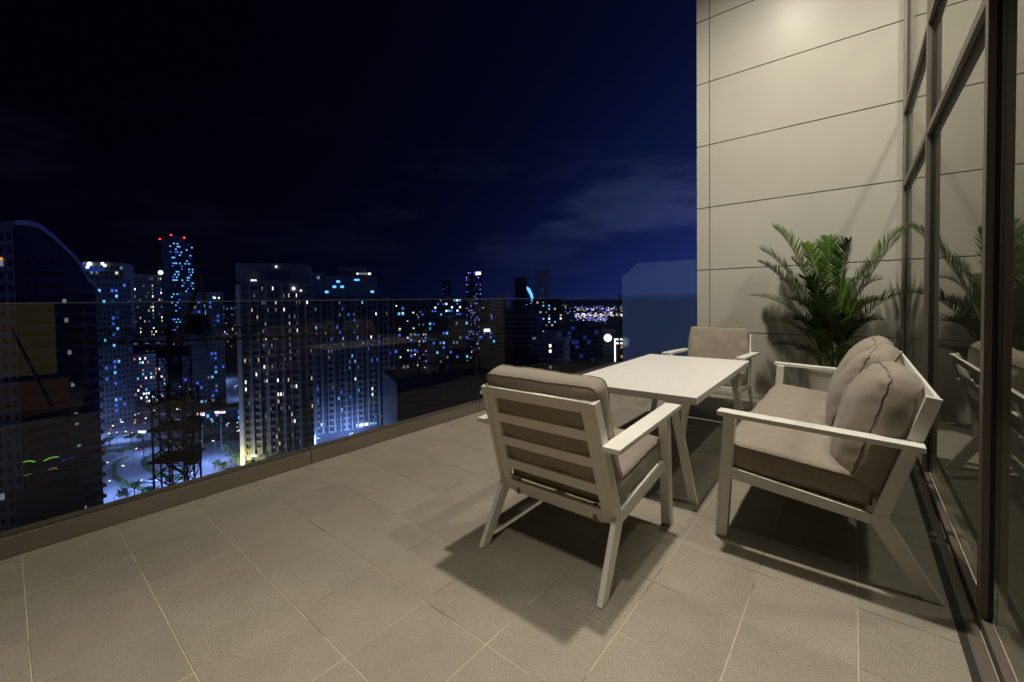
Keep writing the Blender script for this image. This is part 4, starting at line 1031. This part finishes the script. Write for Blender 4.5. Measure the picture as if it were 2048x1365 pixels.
for k in (.33, .63, .86):
    z = zc+(z_at(345, 778, 30)-zc)*k; m.obox(Vector((mc.x, mc.y, z))-ax*1.25-ay*1.25, ax*2.5, ay*2.5, Vector((0, 0, .12)))
m.build('climbing_frame', m_crane2, cr_)['kind'] = 'stuff'
for py in (865, 925):
    q = at_depth(384, py, 30); MB().obox(q-ax*.35-ay*.5, ax*.8, ay*1.0, Vector((0, 0, 1.1))).build('hydraulic_unit', m_crane2, cr_, bevel=.05)
q = Vector((mc.x, mc.y, ztop)); MB().obox(q-ax*.75-ay*.75-Vector((0, 0, .5)), ax*1.5, ay*1.5, Vector((0, 0, .7))).build('slewing_ring', m_crane2, cr_, bevel=.1)
q = at_depth(374, 668, 29.5); MB().obox(q, ax*.9, ay*1.2, Vector((0, 0, 1.3))).build('cab', m_dglass, cr_, bevel=.05)
a = at_depth(130, 688, 31); b = at_depth(880, 664, 40); a.z = b.z = (a.z+b.z)/2
jd = (b-a); JL = jd.length; jd.normalize(); jn = Vector((-jd.y, jd.x, 0))
m = MB(); n = 26; hh = .95
for k in (-.5, .5): m.bar(a+jn*k, b+jn*k, .06)
m.bar(a+Vector((0, 0, hh)), b+Vector((0, 0, hh)), .07)
for i in range(n):
    p0 = a+jd*(JL*i/n); p1 = a+jd*(JL*(i+.5)/n)+Vector((0, 0, hh)); p2 = a+jd*(JL*(i+1)/n)
    for k in (-.5, .5): m.bar(p0+jn*k, p1, .032); m.bar(p1, p2+jn*k, .032)
    m.bar(p0-jn*.5, p0+jn*.5, .03)
m.build('jib', m_crane, cr_)['kind'] = 'stuff'
pk = at_depth(402, 548, 30.5)
m = MB(); 
for k in (-.4, .4):
    m.bar(Vector((mc.x, mc.y, ztop))+ay*k+ax*.2, pk+ay*k*.3, .09); m.bar(Vector((mc.x, mc.y, ztop))+ay*k+ax*2.2, pk+ay*k*.3, .07)
for t in (.2, .4, .6, .8): 
    u = (Vector((mc.x, mc.y, ztop))+ax*.2).lerp(pk, t); v = (Vector((mc.x, mc.y, ztop))+ax*2.2).lerp(pk, t); m.bar(u, v, .05)
m.build('tower_head', m_crane, cr_)
m = MB().bar(pk, a+jd*JL*.86+Vector((0, 0, hh)), .03).bar(pk, a+jd*2+Vector((0, 0, hh)), .03); m.build('tie_bars', m_crane2, cr_)
q = at_depth(432, 566, 31); MB().bar(pk, q, .16, .1).build('pulley_beam', m_crane2, cr_)
